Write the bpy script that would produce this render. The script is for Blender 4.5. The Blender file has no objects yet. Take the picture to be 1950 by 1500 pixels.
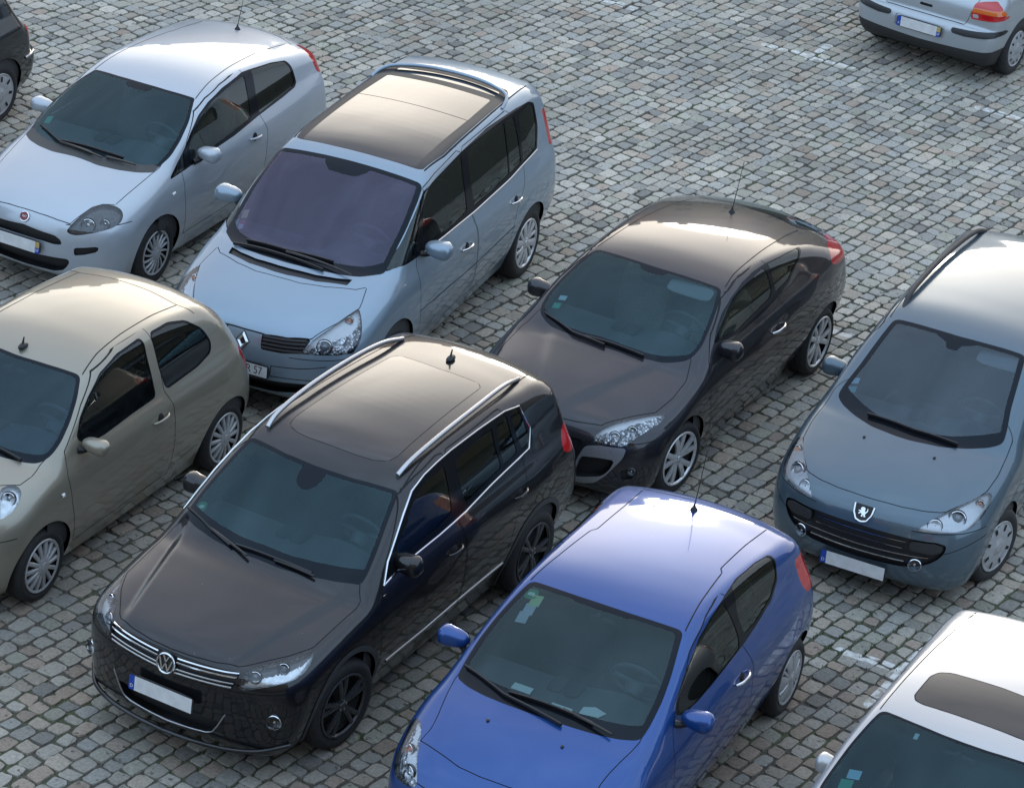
# Parked cars on a cobbled square. Everything is built here in code.
import numpy as np, math
# ---------------------------------------------------------------- curves
def catmull(pts, n=8, closed=True):
    P = np.array([p[:2] for p in pts], float); N = len(P); out = []
    segs = range(N) if closed else range(N-1)
    for i in segs:
        if closed: p0, p1, p2, p3 = P[i-1], P[i], P[(i+1) % N], P[(i+2) % N]
        else: p0, p1, p2, p3 = P[max(i-1, 0)], P[i], P[i+1], P[min(i+2, N-1)]
        d1 = max(np.linalg.norm(p1-p0), 1e-4)**.5; d2 = max(np.linalg.norm(p2-p1), 1e-4)**.5; d3 = max(np.linalg.norm(p3-p2), 1e-4)**.5
        m1 = ((p1-p0)/d1-(p2-p0)/(d1+d2)+(p2-p1)/d2)*d2 if d1 > .011 else (p2-p1)
        m2 = ((p2-p1)/d2-(p3-p1)/(d2+d3)+(p3-p2)/d3)*d2 if d3 > .011 else (p2-p1)
        for k in range(n):
            t = k/n; t2 = t*t; t3 = t2*t
            out.append((2*t3-3*t2+1)*p1+(t3-2*t2+t)*m1+(-2*t3+3*t2)*p2+(t3-t2)*m2)
    if not closed: out.append(P[-1])
    return np.array(out)
def fillet(poly, r=.02, n=5):
    """round the corners of a closed polygon; an item may be (a, b) or (a, b, r)"""
    N = len(poly); out = []
    for i in range(N):
        p = np.array(poly[i][:2], float); a = np.array(poly[i-1][:2], float); b = np.array(poly[(i+1) % N][:2], float)
        rr = poly[i][2] if len(poly[i]) > 2 else r
        u = a-p; v = b-p; lu, lv = np.linalg.norm(u), np.linalg.norm(v)
        if rr <= 0 or lu < 1e-6 or lv < 1e-6: out.append(p); continue
        t = min(rr, .45*lu, .45*lv)
        s, e = p+u/lu*t, p+v/lv*t
        for k in range(n+1):
            w = k/n; out.append((1-w)**2*s+2*w*(1-w)*p+w*w*e)
    return np.array(out)
def sdpoly(P, poly):
    """signed distance to closed polygon, negative inside"""
    A = np.asarray(poly, float); B = np.roll(A, -1, 0)
    d2 = np.full(len(P), 1e9); par = np.zeros(len(P), bool)
    px, py = P[:, 0], P[:, 1]
    for (ax, ay), (bx, by) in zip(A, B):
        ex, ey = bx-ax, by-ay; L = ex*ex+ey*ey
        if L < 1e-14: continue
        wx, wy = px-ax, py-ay
        t = np.clip((wx*ex+wy*ey)/L, 0, 1)
        dx, dy = wx-t*ex, wy-t*ey
        d2 = np.minimum(d2, dx*dx+dy*dy)
        if ay != by:
            c = (ay > py) != (by > py)
            par ^= c & (px < ex*(py-ay)/ey+ax)
    return np.where(par, -1, 1)*np.sqrt(d2)
def dline(P, line):
    A = np.asarray(line, float); d2 = np.full(len(P), 1e9)
    for (ax, ay), (bx, by) in zip(A[:-1], A[1:]):
        ex, ey = bx-ax, by-ay; L = ex*ex+ey*ey+1e-14
        wx, wy = P[:, 0]-ax, P[:, 1]-ay
        t = np.clip((wx*ex+wy*ey)/L, 0, 1)
        d2 = np.minimum(d2, (wx-t*ex)**2+(wy-t*ey)**2)
    return np.sqrt(d2)
def sline(P, line):
    """distance to an open polyline, signed by the side of the nearest segment"""
    A = np.asarray(line, float); d2 = np.full(len(P), 1e9); sg = np.ones(len(P))
    for (ax, ay), (bx, by) in zip(A[:-1], A[1:]):
        ex, ey = bx-ax, by-ay; L = ex*ex+ey*ey+1e-14
        wx, wy = P[:, 0]-ax, P[:, 1]-ay
        t = np.clip((wx*ex+wy*ey)/L, 0, 1); dd = (wx-t*ex)**2+(wy-t*ey)**2; m = dd < d2-1e-10
        d2 = np.where(m, dd, d2); sg = np.where(m, np.where(ex*wy-ey*wx >= 0, 1., -1.), sg)
    return sg*np.sqrt(d2)
def pl(tab, x, sm=True):
    X = np.array([t[0] for t in tab], float); Y = np.array([t[1] for t in tab], float)
    if not sm or len(X) < 3: return np.interp(x, X, Y)
    # monotone cubic
    h = np.diff(X); s = np.diff(Y)/h
    m = np.empty(len(X)); m[0] = s[0]; m[-1] = s[-1]
    for i in range(1, len(X)-1):
        m[i] = 0 if s[i-1]*s[i] <= 0 else 2*s[i-1]*s[i]/(s[i-1]+s[i])
    xc = np.clip(x, X[0], X[-1]); i = np.clip(np.searchsorted(X, xc)-1, 0, len(X)-2)
    t = (xc-X[i])/h[i]; t2 = t*t; t3 = t2*t
    return (2*t3-3*t2+1)*Y[i]+(t3-2*t2+t)*h[i]*m[i]+(-2*t3+3*t2)*Y[i+1]+(t3-t2)*h[i]*m[i+1]
def sstep(a, b, x):
    t = np.clip((x-a)/(b-a), 0, 1); return t*t*(3-2*t)
# ---------------------------------------------------------------- body
class Body:
    G = .01
    def __init__(s, c):
        s.c = c; prof = catmull(c['prof'], 7)
        s.x0, s.z0 = prof[:, 0].min()-.75, prof[:, 1].min()-.25
        nx = int((prof[:, 0].max()+.6-s.x0)/s.G)+1; nz = int((prof[:, 1].max()+.35-s.z0)/s.G)+1
        gx, gz = np.meshgrid(s.x0+np.arange(nx)*s.G, s.z0+np.arange(nz)*s.G, indexing='ij')
        D = sdpoly(np.stack([gx.ravel(), gz.ravel()], 1), prof).reshape(nx, nz)
        for _ in range(c.get('blur', 3)):
            D[1:-1] = .25*D[:-2]+.5*D[1:-1]+.25*D[2:]; D[:, 1:-1] = .25*D[:, :-2]+.5*D[:, 1:-1]+.25*D[:, 2:]
        s.D = D; s.xmin, s.xmax, s.zmax = prof[:, 0].min(), prof[:, 0].max(), prof[:, 1].max()
        s.zmin = prof[:, 1].min()
    def prof_d(s, x, z):
        D = s.D; u = np.clip((x-s.x0)/s.G, 0, D.shape[0]-1.001); v = np.clip((z-s.z0)/s.G, 0, D.shape[1]-1.001)
        i = u.astype(int); j = v.astype(int); a = u-i; b = v-j
        return (D[i, j]*(1-a)+D[i+1, j]*a)*(1-b)+(D[i, j+1]*(1-a)+D[i+1, j+1]*a)*b
    def halfw(s, x, z):
        c = s.c; zb = pl(c['belt'], x)
        W = pl(c['plan'], x)+pl(c['sect'], z-zb)
        for (x0, z0, sx, sz, a) in c.get('flare', []):
            W = W+a*np.exp(-((x-x0)/sx)**2-((z-z0)/sz)**2)
        return W
    def f(s, x, y, z):
        c = s.c; ay = np.sqrt(y*y+1e-6); t = ay/c['hw']
        t2 = t*t
        k = c.get('gk', .5)
        g = k*t2+(1-k)*t2*t2*t2
        xp = x-pl(c['bow'], x)*g
        zp = z+pl(c['crown'], x)*t2
        for (xa, ya, xb, yb, w, A) in c.get('hood', []):
            yl = ya+(yb-ya)*np.clip((x-xa)/(xb-xa), -.2, 1.2)
            msk = sstep(xa-.15, xa+.1, x)*(1-sstep(xb-.05, xb+.2, x))
            zp = zp+A*msk*sstep(-w, w, ay-yl)
        a = s.prof_d(xp, zp); b = ay-s.halfw(x, z)
        r = pl(c['rad'], x) if isinstance(c['rad'], list) else c['rad']
        ua = np.maximum(a+r, 0); ub = np.maximum(b+r, 0)
        return np.minimum(-r, np.maximum(a, b))+np.sqrt(ua*ua+ub*ub)
    def F(s, P): return s.f(P[:, 0], P[:, 1], P[:, 2])
    def grad(s, P, e=.012):
        x, y, z = P.T
        g = np.stack([s.f(x+e, y, z)-s.f(x-e, y, z), s.f(x, y+e, z)-s.f(x, y-e, z), s.f(x, y, z+e)-s.f(x, y, z-e)], 1)/(2*e)
        return g
    def project(s, P, n=3):
        for _ in range(n):
            g = s.grad(P); v = s.F(P); P = P-g*(v/np.maximum((g*g).sum(1), .05))[:, None]
        return P
    def normals(s, P):
        g = s.grad(P, .024); return g/np.linalg.norm(g, axis=1)[:, None]
    def ray(s, o, d, tmax=12):
        """first hit of rays (arrays n,3)"""
        t = np.zeros(len(o))
        for _ in range(140):
            v = s.F(o+d*t[:, None]); t = t+np.clip(v, -.05, .3)*.6
        return o+d*t[:, None], np.abs(v)
    def mesh(s, h=.02):
        c = s.c
        x = np.arange(s.xmin-.06, s.xmax+.08, h); ny = int((c['hw']+.09)/h)+1
        y = np.arange(-ny, ny+1)*h+.0003; z = np.arange(s.zmin-.05, s.zmax+.06, h)
        X, Y, Z = np.meshgrid(x, y, z, indexing='ij')
        V = s.f(X.ravel(), Y.ravel(), Z.ravel()).reshape(X.shape)
        S = V < 0
        nx, ny_, nz = V.shape
        cs = np.zeros((nx-1, ny_-1, nz-1), int)
        for i in (0, 1):
            for j in (0, 1):
                for k in (0, 1): cs += S[i:nx-1+i, j:ny_-1+j, k:nz-1+k]
        act = (cs > 0) & (cs < 8)
        idx = -np.ones(act.shape, int); I = np.argwhere(act); idx[act] = np.arange(len(I))
        acc = np.zeros((len(I), 3)); cnt = np.zeros(len(I))
        cor = [(i, j, k) for i in (0, 1) for j in (0, 1) for k in (0, 1)]
        for a in cor:
            for b in cor:
                if a < b and sum(abs(p-q) for p, q in zip(a, b)) == 1:
                    va = V[I[:, 0]+a[0], I[:, 1]+a[1], I[:, 2]+a[2]]; vb = V[I[:, 0]+b[0], I[:, 1]+b[1], I[:, 2]+b[2]]
                    m = (va < 0) != (vb < 0); t = np.where(m, va/np.where(va-vb == 0, 1, va-vb), 0)
                    p = np.array(a)+t[:, None]*(np.array(b)-np.array(a)); acc[m] += p[m]; cnt[m] += 1
        Pt = np.stack([x[0], y[0], z[0]])+h*(I+acc/cnt[:, None])
        Q = []
        for ax in range(3):
            o1, o2 = [(1, 2), (2, 0), (0, 1)][ax]
            sl0 = [slice(None)]*3; sl1 = [slice(None)]*3; sl0[ax] = slice(0, -1); sl1[ax] = slice(1, None)
            e = S[tuple(sl0)] != S[tuple(sl1)]
            E = np.argwhere(e); E = E[(E[:, o1] > 0) & (E[:, o2] > 0) & (E[:, o1] < V.shape[o1]-1) & (E[:, o2] < V.shape[o2]-1)]
            ins = S[E[:, 0], E[:, 1], E[:, 2]]
            def at(d1, d2):
                q = E.copy(); q[:, o1] -= d1; q[:, o2] -= d2; return idx[q[:, 0], q[:, 1], q[:, 2]]
            q = np.stack([at(1, 1), at(0, 1), at(0, 0), at(1, 0)], 1)
            q[~ins] = q[~ins][:, ::-1]; Q.append(q)
        Q = np.concatenate(Q); Pt = s.project(Pt)
        # split quads along the shorter diagonal
        d1 = np.linalg.norm(Pt[Q[:, 0]]-Pt[Q[:, 2]], axis=1); d2 = np.linalg.norm(Pt[Q[:, 1]]-Pt[Q[:, 3]], axis=1)
        m = d1 <= d2
        T = np.concatenate([Q[m][:, [0, 1, 2]], Q[m][:, [0, 2, 3]], Q[~m][:, [0, 1, 3]], Q[~m][:, [1, 2, 3]]])
        return Pt, T
# ---------------------------------------------------------------- cutting a labelled triangle mesh
class Cut:
    def __init__(s, body, h=.02):
        s.b = body; s.V, s.T = body.mesh(h); s.N = body.normals(s.V); s.L = np.zeros(len(s.T), int); s.names = ['body']
    def label(s, name):
        if name not in s.names: s.names.append(name)
        return s.names.index(name)
    def split(s, d, tm):
        """split triangles (mask tm) along the zero of vertex field d; returns d for the new vertices"""
        d = np.where(np.abs(d) < 4e-4, 4e-4, d).copy()
        T = s.T; sg = d[T] > 0; k = sg.sum(1)
        m = tm & (k > 0) & (k < 3); I = np.where(m)[0]
        if not len(I): return d
        t = T[I]; g = sg[I]; flip = k[I] == 2; odd = np.where(flip[:, None], ~g, g)
        r = odd.argmax(1); a = t[np.arange(len(I)), r]; b = t[np.arange(len(I)), (r+1) % 3]; c = t[np.arange(len(I)), (r+2) % 3]
        # neighbours outside the mask share edges: harmless T-junctions lie on the edge itself
        E = np.concatenate([np.stack([a, b], 1), np.stack([a, c], 1)]); Es = np.sort(E, 1)
        U, inv = np.unique(Es, axis=0, return_inverse=True); inv = inv.ravel()
        w = d[U[:, 0]]/(d[U[:, 0]]-d[U[:, 1]])
        nv = s.V[U[:, 0]]*(1-w)[:, None]+s.V[U[:, 1]]*w[:, None]
        nn = s.N[U[:, 0]]*(1-w)[:, None]+s.N[U[:, 1]]*w[:, None]; nn /= np.linalg.norm(nn, axis=1)[:, None]
        base = len(s.V); s.V = np.concatenate([s.V, nv]); s.N = np.concatenate([s.N, nn])
        ab = base+inv[:len(I)]; ac = base+inv[len(I):]
        lab = s.L[I]
        keep = np.ones(len(T), bool); keep[I] = False
        s.T = np.concatenate([T[keep], np.stack([a, ab, ac], 1), np.stack([ab, b, c], 1), np.stack([ab, c, ac], 1)])
        s.L = np.concatenate([s.L[keep], lab, lab, lab])
        return np.concatenate([d, np.zeros(len(nv))])
    def groove(s, fn, w, name, only, wh):
        """a thin band of half width w round a line: split on the line first, then on both edges"""
        ids = [s.names.index(o) for o in only if o in s.names]
        for off in (0., w, -w):
            d = fn(s.V)-off; ok = wh(s.V, s.N); near = np.abs(d) < .05
            s.split(d, ok[s.T].all(1) & near[s.T].all(1) & np.isin(s.L, ids))
        d = np.abs(fn(s.V)); ok = wh(s.V, s.N)
        m = ok[s.T].all(1) & np.isin(s.L, ids) & (d[s.T].max(1) < w*1.25)
        s.L[m] = s.label(name)
    def apply(s, field, name, only=None, side=None, wh=None):
        """field: fn(V,N)->(d) ; triangles with d<0 get label name.  only: labels that may change.  wh: fn(V,N)->bool per vertex where it may act"""
        d = field(s.V)
        ok = wh(s.V, s.N) if wh is not None else np.ones(len(s.V), bool)
        tm = ok[s.T].all(1)
        if only is not None:
            ids = [s.names.index(o) for o in only if o in s.names]; tm &= np.isin(s.L, ids)
        d2 = s.split(d, tm)
        ok = wh(s.V, s.N) if wh is not None else np.ones(len(s.V), bool)
        dm = d2[s.T]; cen = dm.sum(1) < 0
        tm = ok[s.T].all(1)
        if only is not None: tm &= np.isin(s.L, ids)
        s.L[cen & tm] = s.label(name)
    def part(s, name):
        m = s.L == s.names.index(name); t = s.T[m]; u, inv = np.unique(t, return_inverse=True)
        return s.V[u].copy(), s.N[u].copy(), inv.reshape(-1, 3)
def boundary(T):
    E = np.concatenate([T[:, [0, 1]], T[:, [1, 2]], T[:, [2, 0]]]); S = np.sort(E, 1)
    _, i, c = np.unique(S, axis=0, return_index=True, return_counts=True)
    return E[i[c == 1]]

import bpy, bmesh, random
from mathutils import Matrix, Vector
PI = math.pi
S = bpy.context.scene
COL = S.collection
# ---------------------------------------------------------------- materials
MATS = {}
def nt(name):
    m = bpy.data.materials.new(name); m.use_nodes = True; t = m.node_tree
    return m, t, t.nodes['Principled BSDF']
def setp(b, **k):
    for a, v in k.items():
        key = a.replace('_', ' ')
        b.inputs[key].default_value = (*v, 1) if isinstance(v, tuple) and len(v) == 3 else v
def simple(name, col, rough=.5, metal=0., **k):
    if name in MATS: return MATS[name]
    m, t, b = nt(name)
    setp(b, Base_Color=tuple(col), Roughness=rough, Metallic=metal, **k)
    MATS[name] = m; return m
def grainy(name, col, rough, amt=.25, scale=60., bump=0., metal=0.):
    """a plain material with fine mottling"""
    if name in MATS: return MATS[name]
    m, t, b = nt(name); setp(b, Roughness=rough, Metallic=metal)
    tc = t.nodes.new('ShaderNodeTexCoord'); n = t.nodes.new('ShaderNodeTexNoise'); n.inputs['Scale'].default_value = scale; n.inputs['Detail'].default_value = 5
    t.links.new(tc.outputs['Object'], n.inputs['Vector'])
    r = t.nodes.new('ShaderNodeValToRGB'); r.color_ramp.elements[0].position = .3; r.color_ramp.elements[1].position = .7
    r.color_ramp.elements[0].color = (*[c*(1-amt) for c in col], 1); r.color_ramp.elements[1].color = (*[min(1, c*(1+amt)) for c in col], 1)
    t.links.new(n.outputs['Fac'], r.inputs[0]); t.links.new(r.outputs[0], b.inputs['Base Color'])
    if bump:
        bp = t.nodes.new('ShaderNodeBump'); bp.inputs['Strength'].default_value = bump; bp.inputs['Distance'].default_value = .01
        t.links.new(n.outputs['Fac'], bp.inputs['Height']); t.links.new(bp.outputs[0], b.inputs['Normal'])
    MATS[name] = m; return m
def paint(name, col, metal=.55, rough=.38, dirt=.05):
    """two-layer car paint: pigmented flake base under clear lacquer, a few dust specks"""
    if name in MATS: return MATS[name]
    m, t, b = nt(name); setp(b, Metallic=metal, Coat_Weight=1., Coat_Roughness=.025, Coat_IOR=1.5, Specular_IOR_Level=.15)
    tc = t.nodes.new('ShaderNodeTexCoord')
    n = t.nodes.new('ShaderNodeTexNoise'); n.inputs['Scale'].default_value = 2.2; n.inputs['Detail'].default_value = 6
    t.links.new(tc.outputs['Object'], n.inputs['Vector'])
    mx = t.nodes.new('ShaderNodeMix'); mx.data_type = 'RGBA'
    mx.inputs[6].default_value = (*col, 1); mx.inputs[7].default_value = (*[c*.93+.14*dirt for c in col], 1)
    t.links.new(n.outputs['Fac'], mx.inputs[0])
    v = t.nodes.new('ShaderNodeTexVoronoi'); v.inputs['Scale'].default_value = 26.
    t.links.new(tc.outputs['Object'], v.inputs['Vector'])
    lt = t.nodes.new('ShaderNodeMath'); lt.operation = 'LESS_THAN'; lt.inputs[1].default_value = .045
    t.links.new(v.outputs['Distance'], lt.inputs[0])
    sep = t.nodes.new('ShaderNodeSeparateColor'); t.links.new(v.outputs['Color'], sep.inputs[0])
    gt = t.nodes.new('ShaderNodeMath'); gt.operation = 'GREATER_THAN'; gt.inputs[1].default_value = .965
    t.links.new(sep.outputs[0], gt.inputs[0])
    mu = t.nodes.new('ShaderNodeMath'); mu.operation = 'MULTIPLY'; t.links.new(lt.outputs[0], mu.inputs[0]); t.links.new(gt.outputs[0], mu.inputs[1])
    m2 = t.nodes.new('ShaderNodeMix'); m2.data_type = 'RGBA'; m2.inputs[7].default_value = (.42, .40, .36, 1)
    t.links.new(mx.outputs[2], m2.inputs[6]); t.links.new(mu.outputs[0], m2.inputs[0])
    t.links.new(m2.outputs[2], b.inputs['Base Color'])
    # road film: slightly rougher base low on the body
    n2 = t.nodes.new('ShaderNodeTexNoise'); n2.inputs['Scale'].default_value = 9.; n2.inputs['Detail'].default_value = 8
    t.links.new(tc.outputs['Object'], n2.inputs['Vector'])
    mr = t.nodes.new('ShaderNodeMapRange'); mr.inputs[3].default_value = .015; mr.inputs[4].default_value = .06
    t.links.new(n2.outputs['Fac'], mr.inputs[0]); t.links.new(mr.outputs[0], b.inputs['Coat Roughness'])
    b.inputs['Roughness'].default_value = rough
    MATS[name] = m; return m
def glass(name, tint=(.55, .62, .6), refl=(1, 1, 1), k=1.7):
    """thin automotive glass: tinted transmission, both faces reflect"""
    if name in MATS: return MATS[name]
    m = bpy.data.materials.new(name); m.use_nodes = True; t = m.node_tree; t.nodes.clear()
    o = t.nodes.new('ShaderNodeOutputMaterial'); mix = t.nodes.new('ShaderNodeMixShader')
    tr = t.nodes.new('ShaderNodeBsdfTransparent'); tr.inputs[0].default_value = (*tint, 1)
    gl = t.nodes.new('ShaderNodeBsdfGlossy'); gl.inputs['Roughness'].default_value = .0; gl.inputs['Color'].default_value = (*refl, 1)
    fr = t.nodes.new('ShaderNodeFresnel'); fr.inputs['IOR'].default_value = 1.52
    mu = t.nodes.new('ShaderNodeMath'); mu.operation = 'MULTIPLY'; mu.inputs[1].default_value = k; mu.use_clamp = True
    t.links.new(fr.outputs[0], mu.inputs[0]); t.links.new(mu.outputs[0], mix.inputs[0])
    t.links.new(tr.outputs[0], mix.inputs[1]); t.links.new(gl.outputs[0], mix.inputs[2]); t.links.new(mix.outputs[0], o.inputs[0])
    MATS[name] = m; return m
def std():
    g = globals()
    g['M_GAP'] = simple('shut_line_shadow', (.004, .004, .005), .8)
    g['M_TRIM'] = grainy('black_trim', (.012, .012, .014), .42, .2, 90)
    g['M_FRIT'] = simple('black_glass_border', (.006, .007, .010), .10, Specular_IOR_Level=.22, Specular_Tint=(.75, .88, 1.))
    g['M_ROOFGLASS'] = simple('dark_roof_glass', (.007, .007, .008), .03, Coat_Weight=.8)
    g['M_RUB'] = grainy('tyre_rubber', (.018, .018, .019), .72, .35, 40, .15)
    g['M_CHROME'] = simple('chrome', (.72, .73, .75), .10, 1.)
    g['M_SATIN'] = simple('satin_metal', (.50, .51, .53), .30, 1.)
    g['M_DARK'] = grainy('dark_plastic', (.022, .022, .024), .55, .2, 70)
    g['M_DASH'] = grainy('dash_plastic', (.070, .075, .082), .6, .06, 60)
    g['M_SEAT'] = grainy('seat_cloth', (.030, .032, .036), .9, .12, 60)
    g['M_LINING'] = grainy('headlining', (.045, .045, .046), .95, .05, 60)
    g['M_RED'] = simple('red_lamp', (.45, .008, .012), .12, Coat_Weight=1., Coat_Roughness=.02)
    g['M_AMBER'] = simple('amber_lamp', (.62, .13, .015), .15, Coat_Weight=1.)
    g['M_LENS'] = glass('lamp_lens', (.93, .95, .97), (1, 1, 1), 1.3)
    g['M_REFL'] = grainy('lamp_reflector', (.80, .83, .87), .22, .22, 34, .35, .45)
    m, t, bs = nt('lamp_crystal'); setp(bs, Roughness=.12, Metallic=.5)
    tc = t.nodes.new('ShaderNodeTexCoord'); vo = t.nodes.new('ShaderNodeTexVoronoi'); vo.inputs['Scale'].default_value = 42; t.links.new(tc.outputs['Object'], vo.inputs['Vector'])
    sp = t.nodes.new('ShaderNodeSeparateColor'); t.links.new(vo.outputs['Color'], sp.inputs[0]); rp = t.nodes.new('ShaderNodeValToRGB')
    rp.color_ramp.elements[0].position = .15; rp.color_ramp.elements[0].color = (.10, .115, .14, 1); rp.color_ramp.elements[1].position = .75; rp.color_ramp.elements[1].color = (.86, .88, .92, 1)
    t.links.new(sp.outputs[0], rp.inputs[0]); t.links.new(rp.outputs[0], bs.inputs['Base Color'])
    bp = t.nodes.new('ShaderNodeBump'); bp.inputs['Distance'].default_value = .02; bp.inputs['Strength'].default_value = .8; t.links.new(vo.outputs['Distance'], bp.inputs['Height']); t.links.new(bp.outputs[0], bs.inputs['Normal'])
    g['M_CRYS'] = m
    g['M_DKREFL'] = grainy('lamp_dark_bezel', (.075, .078, .086), .16, .3, 30)
    g['M_WHITE'] = simple('white_lamp_plastic', (.75, .77, .80), .3)
    g['M_BULB'] = simple('lamp_projector', (.16, .18, .21), .03, 0., Coat_Weight=1.)
    g['M_PLATE'] = grainy('plate_white', (.68, .68, .68), .4, .10, 14)
    g['M_BLUE'] = simple('plate_blue', (.012, .06, .36), .4)
    g['M_YEL'] = simple('plate_crest', (.48, .36, .13), .5)
    g['M_LET'] = simple('plate_letter', (.01, .01, .01), .5)
    g['M_LETW'] = simple('plate_letter_white', (.8, .8, .8), .5)
    g['M_ALLOY'] = grainy('alloy_silver', (.62, .63, .65), .32, .12, 40, 0, .6)
    g['M_CAP'] = grainy('hubcap_silver', (.42, .425, .44), .38, .12, 40, 0, .4)
    g['M_DKALLOY'] = grainy('alloy_black', (.045, .046, .050), .24, .2, 40, 0, .3)
    g['M_ALLOYFACE'] = simple('alloy_cut_face', (.25, .27, .31), .2, .9)
    g['M_BRAKE'] = simple('brake_iron', (.06, .055, .05), .6, .6)
    g['M_MIRROR'] = simple('mirror_silvering', (.8, .8, .82), .02, 1.)
# ---------------------------------------------------------------- object helpers
def link(name, me, parent=None, mats=()):
    o = bpy.data.objects.new(name, me); COL.objects.link(o)
    for m in mats: me.materials.append(m)
    if parent is not None: o.parent = parent
    return o
def mesh_np(name, V, F, parent=None, mats=(), N=None, mi=None, smooth=True):
    """V in scene axes. F: array of tris/quads"""
    me = bpy.data.meshes.new(name)
    me.from_pydata(np.asarray(V).tolist(), [], [list(map(int, f)) for f in F])
    n = len(me.polygons)
    me.polygons.foreach_set('use_smooth', [smooth]*n)
    if mi is not None: me.polygons.foreach_set('material_index', list(map(int, mi)))
    o = link(name, me, parent, mats)
    if N is not None: me.normals_split_custom_set_from_vertices(np.asarray(N).tolist())
    me.update(); return o
def flipx(V):
    V = np.array(V, float); V[..., 0] *= -1; return V
def car_mesh(name, V, F, parent, mats, N=None, mi=None, smooth=True):
    """V in car axes (x back, y left, z up): x is turned round for the scene"""
    return mesh_np(name, flipx(V), [list(f)[::-1] for f in F], parent, mats, None if N is None else flipx(N), mi, smooth)
class MB:
    """collects shapes into one mesh (car axes by default)"""
    def __init__(s): s.V = []; s.F = []; s.mi = []; s.m = 0
    def add(s, V, F):
        b = len(s.V); s.V += [list(map(float, v)) for v in V]; s.F += [[b+i for i in f] for f in F]; s.mi += [s.m]*len(F)
    def grid(s, P, cu=False, cv=False):
        P = np.asarray(P, float); n, m = P.shape[:2]; F = []
        for i in range(n if cu else n-1):
            for j in range(m if cv else m-1):
                F.append([i*m+j, ((i+1) % n)*m+j, ((i+1) % n)*m+(j+1) % m, i*m+(j+1) % m])
        s.add(P.reshape(-1, 3), F)
    def tube(s, pts, r, n=8, cap=True):
        P = np.asarray(pts, float); rr = np.broadcast_to(np.asarray(r, float), (len(P),)); T = np.gradient(P, axis=0)
        T /= np.linalg.norm(T, axis=1)[:, None]+1e-9
        up = np.array([0, 0, 1.]) if abs(T[0][2]) < .9 else np.array([1., 0, 0])
        R = []
        for p, t, q in zip(P, T, rr):
            a = np.cross(t, up); a /= np.linalg.norm(a)+1e-9; b = np.cross(t, a)
            R.append([p+q*(math.cos(2*PI*k/n)*a+math.sin(2*PI*k/n)*b) for k in range(n)])
        s.grid(np.array(R), False, True)
        if cap:
            b = len(s.V)-len(P)*n
            s.F.append([b+k for k in range(n)]); s.F.append([b+(len(P)-1)*n+k for k in range(n)][::-1]); s.mi += [s.m]*2
    def strip(s, pts, nrm, w, t):
        """flat bar along a polyline: width w across, thickness t along nrm"""
        P = np.asarray(pts, float); Nn = np.asarray(nrm, float); T = np.gradient(P, axis=0); T /= np.linalg.norm(T, axis=1)[:, None]+1e-9
        B = np.cross(Nn, T); B /= np.linalg.norm(B, axis=1)[:, None]+1e-9
        R = np.stack([P-B*w/2-Nn*.004, P-B*w/2+Nn*t*.6, P-B*w*.3+Nn*t, P+B*w*.3+Nn*t, P+B*w/2+Nn*t*.6, P+B*w/2-Nn*.004], 1)
        s.grid(R, False, True)
    def box(s, c, h, bev=.15, rot=None):
        """rounded box: centre c, half sizes h"""
        n = 7; g = np.linspace(-1, 1, n); c = np.asarray(c, float); h = np.asarray(h, float)
        for ax in range(3):
            for sg in (-1, 1):
                a, b = (ax+1) % 3, (ax+2) % 3
                U, V = np.meshgrid(g, g, indexing='ij'); Q = np.zeros((n, n, 3)); Q[..., ax] = sg; Q[..., a] = U; Q[..., b] = V
                L = np.clip(Q, -(1-bev), 1-bev); D = Q-L; ln = np.linalg.norm(D, axis=2, keepdims=True); D = np.where(ln > 1e-9, D/np.maximum(ln, 1e-9)*bev, 0)
                P = (L+D)*h
                if rot is not None: P = P @ np.array(rot).T
                if sg < 0: P = P[::-1]
                s.grid(P+c)
    def ellip(s, c, r, rot=None, n=16, m=10, e=1.0, f=None):
        th = np.linspace(0, 2*PI, n, endpoint=False); ph = np.linspace(-PI/2, PI/2, m)
        pw = lambda v: np.sign(v)*np.abs(v)**e
        P = np.stack([np.outer(pw(np.cos(th)), pw(np.cos(ph))), np.outer(pw(np.sin(th)), pw(np.cos(ph))), np.outer(np.ones(n), pw(np.sin(ph)))], 2)
        if f is not None: P = f(P)
        P = P*np.asarray(r, float)
        if rot is not None: P = P @ np.array(rot).T
        s.grid(P+np.asarray(c, float), True, False)
    def lathe(s, prof, c, ax, n=32):
        """prof: (along axis, radius)"""
        ax = np.asarray(ax, float); ax /= np.linalg.norm(ax); u = np.cross(ax, [0, 0, 1.] if abs(ax[2]) < .9 else [1., 0, 0]); u /= np.linalg.norm(u); v = np.cross(ax, u)
        th = np.linspace(0, 2*PI, n, endpoint=False)
        P = np.array([[np.asarray(c)+a*ax+r*(math.cos(t)*u+math.sin(t)*v) for t in th] for a, r in prof])
        s.grid(P, False, True)
    def poly(s, pts): s.add(pts, [list(range(len(pts)))])
    def build(s, name, parent, mats, smooth=True, car=True, angle=None):
        if not isinstance(mats, (list, tuple)): mats = [mats]
        V = np.array(s.V); F = s.F
        o = (car_mesh if car else mesh_np)(name, V, F, parent, mats, None, s.mi, smooth)
        if smooth:
            bm = bmesh.new(); bm.from_mesh(o.data); bmesh.ops.remove_doubles(bm, verts=bm.verts, dist=1e-5)
            bmesh.ops.recalc_face_normals(bm, faces=bm.faces)
            for e in bm.edges:
                if len(e.link_faces) == 2 and e.calc_face_angle(0) > (angle or .7): e.smooth = False
            bm.to_mesh(o.data); bm.free()
        return o
def rotm(ax, ang):
    return np.array(Matrix.Rotation(ang, 3, Vector(ax)))
_txt = {}
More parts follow.
